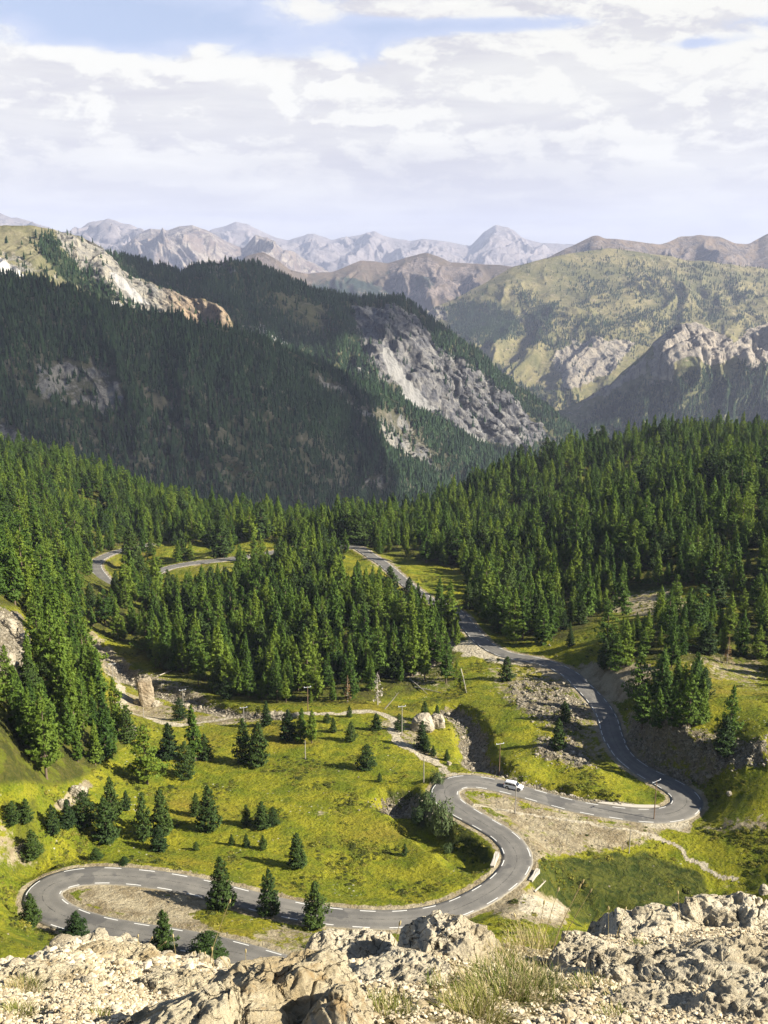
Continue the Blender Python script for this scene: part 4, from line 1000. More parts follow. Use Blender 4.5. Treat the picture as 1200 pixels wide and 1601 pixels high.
# --- the trees that stand alone on meadow and verge: base pixel, height in pixels, width factor, kind, label
SOLO = [
 (49,1447,52,1.15,'p','dark bushy pine on the verge outside the lowest left hairpin, left one of two'),
 (123,1465,41,1.7,'p','rounded dark pine on the near verge of the lowest road, left of the pointed pine'),
 (257,1487,65,1.1,'p','pointed dark pine in front of the lowest stretch of road'),
 (325,1505,50,1.75,'p','broad low pine at the lower edge of the lowest road, behind the foreground rock'),
 (347,1420,83,1.0,'p','tallest pine on the strip between the two arms of the lowest bend'),
 (420,1430,74,0.85,'p','slim pine on the road verge, middle one of three in a row'),
 (490,1449,74,1.0,'p','pine on the road verge, rightmost of three in a row'),
 (464,1355,55,1.05,'p','single dark pine in the open meadow above the lowest road'),
 (150,1346,21,1.6,'s','small round dark bush just above the lowest bend'),
 (194,1350,12,1.9,'s','tiny pale green bush at the meadow edge above the lowest bend'),
 (248,1330,41,1.25,'p','short broad pine in front of the two taller meadow pines'),
 (226,1311,72,0.8,'p','slim ragged pine, left one of the tall meadow pair'),
 (253,1305,74,0.85,'p','dense tall pine, right one of the tall meadow pair'),
 (306,1329,14,1.2,'p','tiny sapling in the meadow right of the tall pair of pines'),
 (327,1298,71,1.0,'p','tall full pine in the middle of the left meadow, beside a smaller one'),
 (306,1275,36,1.0,'p','small pine close behind the left shoulder of the tall middle meadow pine'),
 (386,1289,32,0.95,'p','slim left pine of the meadow cluster of three'),
 (409,1295,44,1.1,'p','biggest pine of the meadow cluster of three'),
 (426,1290,29,1.1,'p','low right pine of the meadow cluster of three'),
 (362,1321,18,1.1,'p','leftmost of three low saplings below the meadow cluster'),
 (385,1324,22,1.0,'p','middle one of three low saplings below the meadow cluster'),
 (410,1328,23,1.1,'p','rightmost of three low saplings below the meadow cluster'),
 (167,1315,70,1.05,'p','tall pine at the right end of the scrub below the left grove'),
 (132,1290,54,1.1,'p','dark pine in the scrub below the left grove, above the pale rock streak'),
 (106,1295,45,1.1,'p','pine in the scrub left of the two tall scrub pines'),
 (82,1303,46,1.0,'p','narrow pine at the front edge of the left scrub'),
 (51,1341,46,1.2,'p','broad pine standing low on the rocky left slope'),
 (42,1285,37,1.1,'p','small pine on the left slope below the grove'),
 (20,1287,35,1.1,'p','small pine near the left picture edge below the grove'),
 (197,1266,31,1.1,'p','small round pine behind the tall scrub pine'),
 (175,1280,66,0.9,'p','dark slim pine at the back of the left scrub'),
 (230,1225,92,1.0,'c','large airy conifer in front of the left grove'),
 (265,1187,55,1.15,'p','dark dense pine right of the large airy conifer'),
 (290,1215,55,0.9,'p','front pine of the dense group below the track'),
 (305,1190,87,0.85,'c','tallest conifer of the dense group below the track'),
 (320,1187,40,1.1,'p','right-hand pine of the dense group below the track'),
 (380,1191,68,0.8,'p','slim left pine of a pair on the upper meadow'),
 (402,1197,67,0.95,'p','fuller right pine of a pair on the upper meadow'),
 (281,1125,34,1.0,'p','small pine between the rock tower and the meadow track'),
 (416,1135,38,0.9,'p','pine on the track edge in front of the dark wood'),
 (450,1157,47,1.1,'p','left pine of the close trio below the track'),
 (470,1160,52,1.0,'c','middle lighter pine of the close trio below the track'),
 (487,1162,53,0.9,'c','right pine of the close trio below the track'),
 (511,1129,14,1.4,'p','little round pine beside the grassy track'),
 (521,1145,24,1.0,'p','small pine just below the track, right of the little round one'),
 (546,1121,18,1.0,'p','small pine on the far side of the track crest'),
 (549,1159,30,1.15,'p','small broad pine on the upper meadow below the track crest'),
 (589,1141,26,1.2,'p','small pine at the bend where the track turns downhill'),
 (573,1202,38,1.2,'p','lone pine casting a long shadow on the upper meadow'),
 (593,1222,15,1.1,'p','tiny pine on stony grass below the lone shadow-casting pine'),
 (200,1160,56,1.0,'p','pine at the right edge of the left grove'),
 (632,1337,20,1.0,'p','tiny lone pine in the lower right part of the meadow'),
 (659,1170,44,0.9,'p','dark pine beside the pale boulder outcrop'),
 (667,1176,24,0.9,'p','small pine at the foot of the dark pine by the boulder outcrop'),
 (677,1182,17,1.1,'p','sapling below the pale boulder outcrop, left of two'),
 (698,1189,18,1.0,'p','sapling below the pale boulder outcrop, right of two'),
 (663,1128,32,1.0,'p','pine directly behind the pale boulder outcrop'),
 (682,1130,28,0.9,'p','small pine at the right shoulder of the pale boulder outcrop'),
 (624,1142,26,1.0,'p','small pine left of the pale boulder outcrop beside the pole'),
 (872,1172,48,1.0,'p','dark shaded pine below the road bank in the gully meadow'),
 (882,1128,32,1.3,'p','low pine on the slope just left of the straight road'),
 (791,1065,37,1.15,'p','small pine on the outer verge of the upper road bend'),
 (891,1010,27,1.0,'p','small lone pine in the golden meadow above the road'),
 (714,1062,28,0.9,'c','small conifer at the corner of the wood below the gravel pull-out'),
 (777,990,28,1.0,'c','small conifer on the verge above the upper road bend'),
 (731,952,40,1.0,'p','pine at the corner where the clearing meets the road, left of two'),
 (752,950,33,1.0,'p','pine at the corner where the clearing meets the road, right of two'),
 (802,1002,73,1.0,'c','large lit conifer at the front edge of the wood above the road bend'),
 (784,985,66,0.9,'c','tall conifer left of the large lit one above the road bend'),
 (847,1007,68,1.05,'c','left conifer of the tall pair above the road bend'),
 (862,997,65,1.0,'c','right conifer of the tall pair above the road bend'),
 (826,968,60,.9,'c','conifer between the large lit conifer and the tall pair above the road'),
 (916,968,82,1.0,'c','bright broad conifer on the slope behind the golden meadow'),
 (973,962,70,0.9,'c','conifer at the left edge of the pale scree patch'),
 (1130,1180,62,1.1,'p','dark pine on the shaded rocky bank under the tall spire'),
 (1137,1165,92,0.75,'c','tall slender spire-shaped conifer above the shaded rocky bank'),
 (1003,1140,70,1.1,'c','left conifer of the big clump above the rocky road bank'),
 (1028,1137,62,1.0,'c','second conifer of the big clump above the rocky road bank'),
 (1052,1140,74,0.95,'c','tallest middle conifer of the big clump above the rocky road bank'),
 (1075,1138,80,0.95,'c','fourth conifer of the big clump above the rocky road bank'),
 (1097,1132,70,0.95,'c','right conifer of the big clump above the rocky road bank'),
 (1040,1105,60,1.0,'c','rear conifer of the big clump above the rocky road bank, behind its middle'),
 (1068,1095,58,1.0,'c','rear conifer of the big clump above the rocky road bank, on its right'),
 (962,1050,56,1.0,'c','conifer on top of the bare soil mound beside the road'),
 (945,1045,45,1.1,'p','dark pine at the left end of the row on the soil mound'),
 (978,1040,70,1.0,'c','tall conifer in the row behind the soil mound'),
 (612,938,50,1.25,'p','dark broad pine beside the road in the clearing, left of two'),
 (638,942,38,1.1,'p','dark pine beside the road in the clearing, right of two'),
 (583,925,30,1.0,'c','small conifer on the grassy knoll in the clearing'),
 (700,985,72,1.1,'c','large conifer left of the upper road, where it leaves the wood'),
 (660,1000,70,1.0,'c','tall conifer in the stand left of the upper road, behind the large one'),
 (678,1035,60,1.0,'c','conifer above the pale stones left of the gravel pull-out'),
 (697,1068,58,1.0,'c','conifer at the low right corner of the dark wood'),
]
NS = 0
solo_px = np.array([(s[0], s[1]) for s in SOLO], float)
SG = ground_pix(solo_px[:, 0], solo_px[:, 1])
rr = random.Random(3)
for (px, py, hp, w, kind, lab), g in zip(SOLO, SG):
    _, _, dep = proj(g); h = hp * dep / F * 1.10
    if kind == 's': var, nm = PVAR[3], 'bush'
    elif kind == 'p': var, nm = PVAR[NS % 5], 'pine_tree'
    else: var, nm = VAR[NS % 8], 'conifer_tree'
    g = g.copy(); g[2] -= 0.1
    place_tree(nm, var, g, float(h), w if kind != 'c' else w * 1.15, rr.uniform(0, 6.28), lab, 'pines on the meadows and verges' if kind != 'c' else 'conifers at the wood edges', 'bush' if kind == 's' else 'tree'); NS += 1
# keep forest trees off those spots
for g in SG:
    FT = FT[np.hypot(FT[:, 0] - g[0], FT[:, 1] - g[1]) > 2.6]
fa, fb, fh, fdep = frame_pos(FT)
inv = (fa > 0) & (fa < 1200) & (fb - fh * 0.6 < 1600)
NIND = 300 - NS
order = np.argsort(-np.where(inv, fh, 0)); near = order[:NIND]
rest = np.setdiff1d(np.arange(len(FT)), near)

def words_rank(k, n, left='left', right='right'):
    o = ['first','second','third','fourth','fifth','sixth','seventh','eighth','ninth','tenth','eleventh','twelfth','thirteenth','fourteenth','fifteenth','sixteenth','seventeenth','eighteenth','nineteenth','twentieth']
    if n == 1: return ''
    if k == 0: return 'leftmost'
    if k == n - 1: return 'rightmost'
    if k < 20 and k <= n / 2: return o[k] + ' from the left'
    if n - 1 - k < 20: return o[n - 1 - k] + ' from the right'
    return 'number %d from the left' % (k + 1)
def stand_of(px, py):
    if px < 240: return 'left-hand grove' if py > 1000 - 0.0 * px or px < 110 else 'wood above the stream bed'
    if px > 930 and py > 940: return 'stand right of the soil mound'
    if px > 735: return 'right-hand hillside wood'
    if px > 560: return 'stand left of the upper road'
    return 'dark wood behind the track'
groups = {}
for i in near:
    groups.setdefault(stand_of(fa[i], fb[i]), []).append(i)
CNT = 0
for st, ids in groups.items():
    ids = sorted(ids, key=lambda i: -fb[i]); per = 16 if len(ids) > 40 else 12
    rows = [ids[k:k + per] for k in range(0, len(ids), per)]
    rn = ['front', 'second', 'third', 'fourth', 'fifth', 'sixth', 'seventh', 'eighth', 'ninth', 'tenth', 'eleventh', 'twelfth']
    for ri, row in enumerate(rows):
        row = sorted(row, key=lambda i: fa[i])
        for k, i in enumerate(row):
            size = 'tall' if FT[i, 3] > 16 else ('small' if FT[i, 3] < 11 else 'mid-height')
            v = (i * 7) % 8; slim = 'slender' if v in (0, 2, 6) else ('broad' if v in (3, 7) else 'ragged')
            lab = '%s %s conifer, %s, %s row, %s' % (size, slim, words_rank(k, len(row)) or 'alone', rn[min(ri, 11)], st)
            if FT[i, 3] > 0:
                place_tree('conifer_tree', VAR[v], (FT[i, 0], FT[i, 1], FT[i, 2] - .15), float(FT[i, 3]), rr.uniform(.85, 1.12), rr.uniform(0, 6.28), lab, 'trees in the ' + st); CNT += 1

# --- the remaining forest: one mass, instanced
srcs = bpy.data.collections.new('forest_sources')
for k, v in enumerate(VAR + PVAR[:2]):
    o = bpy.data.objects.new('conifer_source_%02d' % k, v[2]); srcs.objects.link(o)
def scatter(name, P, scl, wid, rot, idx, coll, label, cat, mat=None):
    me = bpy.data.meshes.new(name); me.vertices.add(len(P)); me.vertices.foreach_set('co', np.asarray(P, np.float32).ravel())
    for a, v in (('scl', scl), ('wid', wid), ('rotz', rot)):
        at = me.attributes.new(a, 'FLOAT', 'POINT'); at.data.foreach_set('value', np.asarray(v, np.float32))
    at = me.attributes.new('idx', 'INT', 'POINT'); at.data.foreach_set('value', np.asarray(idx, np.int32))
    o = link(name, me, kind='stuff', label=label, category=cat)
    ng = bpy.data.node_groups.new(name, 'GeometryNodeTree')
    ng.interface.new_socket('Geometry', in_out='INPUT', socket_type='NodeSocketGeometry')
    ng.interface.new_socket('Geometry', in_out='OUTPUT', socket_type='NodeSocketGeometry')
    n = ng.nodes; gi = n.new('NodeGroupInput'); go = n.new('NodeGroupOutput')
    ip = n.new('GeometryNodeInstanceOnPoints'); ci = n.new('GeometryNodeCollectionInfo')
    ci.inputs['Collection'].default_value = coll; ci.inputs['Separate Children'].default_value = True; ci.inputs['Reset Children'].default_value = True
    def na(nm, t):
        q = n.new('GeometryNodeInputNamedAttribute'); q.data_type = t; q.inputs[0].default_value = nm; return q.outputs[0]
    cx = n.new('ShaderNodeCombineXYZ'); ng.links.new(na('rotz', 'FLOAT'), cx.inputs[2])
    cs = n.new('ShaderNodeCombineXYZ'); w = na('wid', 'FLOAT')
    ng.links.new(w, cs.inputs[0]); ng.links.new(w, cs.inputs[1]); ng.links.new(na('scl', 'FLOAT'), cs.inputs[2])
    ng.links.new(gi.outputs[0], ip.inputs['Points']); ng.links.new(ci.outputs[0], ip.inputs['Instance'])
    ip.inputs['Pick Instance'].default_value = True
    ng.links.new(na('idx', 'INT'), ip.inputs['Instance Index'])
    ng.links.new(cx.outputs[0], ip.inputs['Rotation']); ng.links.new(cs.outputs[0], ip.inputs['Scale'])
    ng.links.new(ip.outputs[0], go.inputs[0])
    md = o.modifiers.new('scatter', 'NODES'); md.node_group = ng
    return o
R_ = np.random.default_rng(99)
fr = FT[rest]; fr[:, 2] -= 0.2
scatter('forest', fr[:, :3], fr[:, 3], fr[:, 3] * R_.uniform(.85, 1.25, len(fr)), R_.uniform(0, 6.28, len(fr)), np.where(R_.uniform(0, 1, len(fr)) < .16, R_.integers(8, 10, len(fr)), R_.integers(0, 8, len(fr))), srcs,
        'green conifer forest covering the slopes behind and beside the winding road', 'forest')
print('solo', NS, 'indiv', CNT, 'rest', len(rest))

# --- woods on the far flanks: one mesh of small spires each
def flank_wood(name, V, dens_fn, n, seed, hmean, label):
    r = np.random.default_rng(seed); nr, nc = V.shape[:2]
    a = V[:-1, :-1]; b = V[1:, :-1]; c = V[:-1, 1:]
    area = np.linalg.norm(np.cross(b - a, c - a), axis=-1)
    w = area * dens_fn[:-1, :-1]; w = w.ravel() / w.sum()
    k = r.choice(len(w), n, p=w); i, j = np.divmod(k, nc - 1); u = r.uniform(0, 1, (n, 1)); v = r.uniform(0, 1, (n, 1))
    P = V[i, j] * (1 - u) * (1 - v) + V[i + 1, j] * u * (1 - v) + V[i, j + 1] * (1 - u) * v + V[i + 1, j + 1] * u * v
    h = np.clip(r.gamma(8, 1, n) / 8 * hmean, hmean * .45, hmean * 1.7); R = h * r.uniform(.17, .27, n)
    S = 5; tiers = [(0.08, 0.50, 1.0), (0.34, 0.76, .72), (0.6, 1.0, .45)]
    VV = []; QQ = []; base = 0; nv = S + 1
    ph = r.uniform(0, 6.28, n); tone = []
    for z0, z1, rk in tiers:
        rad = R[:, None] * rk * r.uniform(.6, 1.3, (n, S)); an = ph[:, None] + np.arange(S) * 2 * math.pi / S + r.uniform(-.3, .3, (n, S))
        ring = np.stack([P[:, None, 0] + rad * np.cos(an), P[:, None, 1] + rad * np.sin(an), P[:, None, 2] - 0.5 + h[:, None] * (z0 + r.uniform(-.06, .06, (n, S)))], -1)
        apex = np.stack([P[:, 0], P[:, 1], P[:, 2] - .5 + h * z1], -1)[:, None]
        VV.append(np.concatenate([ring, apex], 1).reshape(-1, 3))
        o = base + np.arange(n)[:, None] * nv
        for s in range(S): QQ.append(np.concatenate([o + s, o + (s + 1) % S, o + S], 1))
        base += n * nv; 
    tn = np.clip(r.normal(.45, .25, n), 0, 1)
    T = np.repeat(tn[None], 3 * S, 0).ravel()
    me = mesh_np(name, np.concatenate(VV), np.concatenate(QQ), [M_far], False, {'tone': T})
    return link(name, me, kind='stuff', label=label, category='forest')
M_far = material('distant_needles', lambda t: t.mix(t.attr('tone'), (0.007, 0.019, 0.009), (0.028, 0.053, 0.018)), 0.8, 0.1)
nA = fbm(VA[..., 0] / 60, VA[..., 1] / 60 + VA[..., 2] / 40, 4, 7)
dA = np.clip(1 - 1.35 * rockA + 0.2 * nA, 0.03, 1) * (rockA < 0.7 + .3 * nA); dA[va > 1.02] = 0.2
dA = dA * np.where(rockA > 0.4, 0.28, 1) * np.where((rockA > .2) & (nA > .12), .35, 1)
_, pA_y, _ = proj(VA); dA *= (pA_y < 840)
flank_wood('forest', VA, dA, 52000, 1, 14, 'dense dark conifer forest on the great flank at the left')
nB = fbm(VB[..., 0] / 80, VB[..., 1] / 80 + VB[..., 2] / 50, 4, 8)
dB = np.clip(1 - cliffB * 1.2 - screeB * .6 - grassB * .85 + ribB + 0.15 * nB, 0.0, 1); dB = np.maximum(dB, 0.035 * (screeB < .3)) * np.where(cliffB > .6, .6 * (nB > 0), 1); dB[vb > 1.02] = .2
flank_wood('forest', VB, dB, 42000, 2, 14, 'dark conifer forest on the second mountain round the grey cliff')
dC = np.clip(treeC, 0, 1) * (screeC < .4); dC = np.maximum(dC, 0.02 * (screeC < .3)); dC[vc > 1.02] = 0
flank_wood('forest', VC, dC, 900, 4, 12, 'scattered dark conifers on the bare crest at the far left')

nD = fbm(VD[..., 0] / 160, VD[..., 1] / 160, 5, 18, .6); dD = np.clip(treeD * 1.3 + .7 * nD - .28, 0, 1) ** 1.5 + .015; dD[rockD > .6] = .01; dD[vd > 1.0] = 0
flank_wood('forest', VD, dD, 13000, 5, 17, 'scattered dark woods on the broad grassy mountain at the right')
nS = fbm(VS[..., 0] / 110, VS[..., 1] / 110, 5, 19, .6); dS = np.clip(treeS * 1.3 + .6 * nS - .2, 0, 1) ** 1.5; dS[rockS > .6] *= .1; dS[vs > 1.0] = 0
flank_wood('forest', VS, dS, 15000, 6, 16, 'dark woods on the lower slopes of the pale badlands spur')

# ------------------------------------------------------------------ things beside the road
def flatmat(name, col, rough=0.6, spec=0.3, metal=0.0, var=0.12, sc=4.0):
    m = material(name, lambda t: t.mix(t.noise(t.obj(), sc, 5, 0.7), tuple(c * (1 - var) for c in col), tuple(c * (1 + var) for c in col)), rough, spec)
    [n for n in m.node_tree.nodes if n.type == 'BSDF_PRINCIPLED'][0].inputs['Metallic'].default_value = metal
    return m
M_wood = flatmat('weathered_pole_wood', (0.16, 0.105, 0.07), 0.9, 0.1, 0, 0.35, 3)
M_grey = flatmat('grey_pole_wood', (0.27, 0.245, 0.21), 0.9, 0.1, 0, 0.3, 3)
M_steel = flatmat('galvanised_steel', (0.45, 0.46, 0.46), 0.5, 0.5, 0.6)
M_conc = flatmat('pale_concrete', (0.36, 0.33, 0.275), 0.9, 0.1, 0, 0.2, 1.2)
M_white = flatmat('white_car_paint', (0.80, 0.81, 0.82), 0.22, 0.5, 0, 0.01)
M_glass = flatmat('dark_car_glass', (0.02, 0.024, 0.028), 0.06, 0.7, 0, 0.05)
M_rub = flatmat('tyre_rubber', (0.018, 0.018, 0.018), 0.85, 0.2)
M_rim = flatmat('wheel_rim', (0.5, 0.5, 0.51), 0.3, 0.5, 0.8)
M_trim = flatmat('black_trim', (0.025, 0.025, 0.026), 0.5, 0.4)
M_lamp = flatmat('lamp_glass', (0.75, 0.77, 0.8), 0.1, 0.6)
M_tail = flatmat('tail_lamp', (0.35, 0.02, 0.02), 0.2, 0.5)

def prism(profile, hw, taper=None):
    """side profile (x, z) list extruded to +-hw(y); taper gives a half width per vertex"""
    n = len(profile); tp = taper or [hw] * n; V = []; Q = []
    bm = bmesh.new()
    L = [bm.verts.new((x, -w, z)) for (x, z), w in zip(profile, tp)]; R = [bm.verts.new((x, w, z)) for (x, z), w in zip(profile, tp)]
    bm.faces.new(L); bm.faces.new(list(reversed(R)))
    for i in range(n): bm.faces.new((L[i], R[i], R[(i + 1) % n], L[(i + 1) % n]))
    bmesh.ops.recalc_face_normals(bm, faces=bm.faces)
    return bm
def bm_obj(name, bm, mat, parent, bevel=0.0, smooth=False):
    if bevel: bmesh.ops.bevel(bm, geom=list(bm.edges), offset=bevel, segments=2, affect='EDGES', profile=0.6)
    me = bpy.data.meshes.new(name); bm.to_mesh(me); bm.free(); me.materials.append(mat)
    if smooth:
        for p in me.polygons: p.use_smooth = True
    return link(name, me, parent)
def box_bm(x0, x1, y0, y1, z0, z1):
    bm = bmesh.new(); bmesh.ops.create_cube(bm, size=1)
    for v in bm.verts: v.co = ((x0 + x1) / 2 + v.co.x * (x1 - x0), (y0 + y1) / 2 + v.co.y * (y1 - y0), (z0 + z1) / 2 + v.co.z * (z1 - z0))
    return bm
def cyl_bm(r, w, seg=24):
    bm = bmesh.new(); bmesh.ops.create_cone(bm, cap_ends=True, segments=seg, radius1=r, radius2=r, depth=w)
    bmesh.ops.rotate(bm, verts=bm.verts, cent=(0, 0, 0), matrix=Matrix.Rotation(math.pi / 2, 3, 'X')); return bm
# car: local +x is the nose
T1, N1 = frames(ROAD1)
aR, bR, _ = proj(ROAD1)
ic = int(np.argmin((aR - 803) ** 2 + (bR - 1235) ** 2 + 1e5 * (bR > 1250)))
hd = -T1[ic]; cpos = ROAD1[ic] + N1[ic] * 0.35
cz_ = math.atan2(hd[1], hd[0])
car = thing('parked_car' if False else 'car', 'white people carrier with dark windows driving on the middle road bend', 'car', (cpos[0], cpos[1], cpos[2] + 0.055), cz_)
body = prism([(-2.18,0.32),(-2.24,0.60),(-2.22,0.98),(-2.05,1.02),(1.10,1.02),(1.72,0.93),(2.08,0.80),(2.22,0.62),(2.24,0.34),(2.10,0.24),(-2.05,0.24)], 0.90, [.86,.89,.9,.88,.88,.84,.78,.76,.78,.84,.86])
bm_obj('body', body, M_white, car, 0.05, True)
cabin = prism([(-2.12,1.00),(-2.02,1.42),(-1.86,1.66),(-0.6,1.72),(0.28,1.68),(0.55,1.58),(1.18,1.00)], 0.80, [.86,.74,.68,.68,.68,.72,.84])
cab = bm_obj('cabin', cabin, M_white, car, 0.04, True)
bm_obj('windscreen', prism([(0.60,1.545),(0.66,1.56),(1.22,1.05),(1.16,1.03)], .7, [.66,.66,.78,.78]), M_glass, car)
bm_obj('rear_window', prism([(-2.135,1.10),(-2.02,1.52),(-1.98,1.52),(-2.09,1.10)], .7, [.74,.66,.66,.74]), M_glass, car)
for s in (-1, 1):
    for x0, x1, x0t, x1t in ((-1.95,-1.22,-1.83,-1.2), (-1.16,-0.20,-1.14,-0.20), (-0.13,0.98,-0.13,0.42)):
        bm = bmesh.new()
        q = [(x0, s * .868, 1.06), (x1, s * .868, 1.06), (x1t, s * .745, 1.55), (x0t, s * .745, 1.55)]
        vs_ = [bm.verts.new(p) for p in q] + [bm.verts.new((p[0], p[1] - s * .08, p[2])) for p in q]
        bm.faces.new(vs_[:4]); bm.faces.new(vs_[7:3:-1])
        for k in range(4): bm.faces.new((vs_[k], vs_[k + 4], vs_[(k + 1) % 4 + 4], vs_[(k + 1) % 4]))
        bmesh.ops.recalc_face_normals(bm, faces=bm.faces); bm_obj('side_window', bm, M_glass, car)
    for x in (-1.38, 1.38):
        w = bm_obj('wheel', cyl_bm(.33, .23), M_rub, car, 0, False); w.location = (x, s * .80, .33)
        r = bm_obj('rim', cyl_bm(.20, .24, 10), M_rim, w)
        bm_obj('wheel_arch', (lambda b: (bmesh.ops.translate(b, verts=b.verts, vec=(x, s * .80, .36)), b)[1])(cyl_bm(.41, .17, 24)), M_trim, car)
    h = bm_obj('headlight', box_bm(1.95, 2.2, s * .72 - .13, s * .72 + .13, .66, .80), M_lamp, car, .03)
    bm_obj('tail_light', box_bm(-2.25, -2.10, s * .80 - .07, s * .80 + .07, .80, 1.20), M_tail, car, .02)
    bm_obj('mirror', box_bm(.78, .92, s * .98 - .12, s * .98 + .12, 1.02, 1.18), M_white, car, .03)
    rl = bmesh.new(); bmesh.ops.create_cube(rl, size=1)
    for v in rl.verts: v.co = (-0.75 + v.co.x * 2.0, s * .60 + v.co.y * .04, 1.745 + v.co.z * .045)
    bm_obj('roof_rail', rl, M_trim, car)
bm_obj('grille', box_bm(2.18, 2.26, -.45, .45, .42, .60), M_trim, car, .02)
bm_obj('rear_bumper', box_bm(-2.29, -2.15, -.82, .82, .34, .52), M_trim, car, .02)

# poles: base pixel, height px, crossarm, material
POLES = [(780,1214,52,1,M_wood,'brown power pole with a crossarm beside the stream bank above the car'),
 (1022,1281,61,2,M_wood,'dark pole with a slanted arm on the near side of the big right bend'),
 (805,1272,44,0,M_grey,'thin grey pole standing just in front of the white car'),
 (662,1224,40,0,M_grey,'plain pole at the left of the middle hairpin'),
 (983,1334,36,0,M_grey,'thin pole on the rubble ground below the big right bend'),
 (628,1149,45,1,M_grey,'pole with a small crossarm beside the fork of the dirt track'),
 (477,1187,29,0,M_grey,'short bare post standing alone on the upper meadow'),
 (481,1112,38,1,M_wood,'brown power pole with a pale crossarm against the dark wood'),
 (381,1127,22,1,M_grey,'low power pole with a crossarm at the stream end of the track'),
 (286,1102,24,1,M_grey,'power pole with a pale crossarm right of the rock tower'),
 (177,1072,34,1,M_grey,'grey power pole above the stream, left of the rock tower'),
 (224,1122,16,0,M_grey,'small post in front of the foot of the rock tower')]
PG = ground_pix([p[0] for p in POLES], [p[1] for p in POLES])
for (px, py, hp, arm, mt, lab), g in zip(POLES, PG):
    _, _, dep = proj(g); h = float(hp * dep / F * 1.12)
    o = thing('power_pole' if arm else 'wooden_post', lab, 'pole', (g[0], g[1], g[2] - .1), 0.3, 'poles of the overhead line')
    v, q = tube([(0, 0, -.3), (0, 0, h * .5), (0.02, 0, h)], [.13, .11, .09], 8); link('pole', mesh_np('pole', v, q, [mt], True), o)
    if arm:
        v, q = tube([(-1.1, 0, h - .35 + (0 if arm == 1 else -.25)), (1.1, 0, h - .35 + (0 if arm == 1 else .35))], [.08, .08], 6); link('crossarm', mesh_np('crossarm', v, q, [M_steel], True), o)
        for x in (-.95, 0, .95):
            z = h - .30 + (0 if arm == 1 else x * .27)
            v, q = tube([(x, 0, z), (x, 0, z + .12), (x, 0, z + .28)], [.05, .09, .05], 6); link('insulator', mesh_np('insulator', v, q, [M_lamp], True), o)
# concrete parapets at the culvert and pale kerb in the big bend
def parapet(pa, pb, w, h, label):
    g = ground_pix([pa[0], pb[0]], [pa[1], pb[1]]); d = g[1] - g[0]; L = float(np.hypot(d[0], d[1]))
    o = link('parapet', None) if False else None
    bm = box_bm(0, L, -w / 2, w / 2, -1.6, h)
    r = random.Random(4)
    bmesh.ops.subdivide_edges(bm, edges=bm.edges, cuts=3, use_grid_fill=True)
    for v in bm.verts: v.co += Vector((r.uniform(-.04, .04), r.uniform(-.04, .04), r.uniform(-.04, .04)))
    o = bm_obj('parapet', bm, M_conc, None); o.location = (g[0][0], g[0][1], max(g[0][2], g[1][2])); o.rotation_euler = (0, 0, math.atan2(d[1], d[0]))
    o['label'] = label; o['category'] = 'parapet'; return o
parapet((769,1357), (777,1338), 0.8, .55, 'pale concrete parapet of the culvert on the inner side of the bend')
parapet((829,1378), (841,1363), 0.7, .35, 'pale concrete parapet of the culvert on the outer side of the bend')
def kerb(i0, i1, side, off, w, h, label):
    C = ROAD1[i0:i1]; N = N1[i0:i1]; HWk = HW1[i0:i1]; V = []
    for k in range(len(C)):
        e = math.sin(math.pi * k / (len(C) - 1)) ** .3
        for o_, z in ((off, -.6), (off, h), (off + w * e + .05, h), (off + w * e + .05, -.8)):
            p = C[k] + N[k] * side * (HWk[k] + o_); V.append((p[0], p[1], p[2] + z))
    o = link('kerb_wall', mesh_np('kerb_wall', V, grid_q(len(C), 4), [M_conc], False)); o['label'] = label; o['category'] = 'kerb'
i0 = int(np.argmin((aR - 1046) ** 2 + (bR - 1272) ** 2)); i1 = int(np.argmin((aR - 925) ** 2 + (bR - 1266) ** 2 + 1e5 * (bR < 1255)))
kerb(min(i0, i1), max(i0, i1), 1, 0.15, 1.3, .14, 'long pale concrete kerb round the inside of the big right bend')

# rocks
def perlin3(x, y, z, seed=0):
    ix, iy, iz = (np.floor(q).astype(np.int64) for q in (x, y, z)); fx, fy, fz = x - ix, y - iy, z - iz
    u, v, w = (q * q * q * (q * (q * 6 - 15) + 10) for q in (fx, fy, fz)); r = 0
    for i in (0, 1):
        for j in (0, 1):
            for k in (0, 1):
                hsh = _h(ix + i, iy + j, iz + k, seed); a = hsh * (2 * math.pi / 4096); c = ((hsh * 73) % 4096) / 2048.0 - 1; s = np.sqrt(np.maximum(0, 1 - c * c))
                r = r + (np.cos(a) * s * (fx - i) + np.sin(a) * s * (fy - j) + c * (fz - k)) * (u if i else 1 - u) * (v if j else 1 - v) * (w if k else 1 - w)
    return r * 1.6
def fbm3(P, sc, o, seed, gain=.5, ridged=False):
    r = 0; a = 1; s = 0
    for k in range(o):
        n = perlin3(P[:, 0] / sc * 2 ** k, P[:, 1] / sc * 2 ** k, P[:, 2] / sc * 2 ** k, seed + k)
        if ridged: n = 1 - 2 * np.abs(n)
        r = r + a * n; s += a; a *= gain
    return r / s
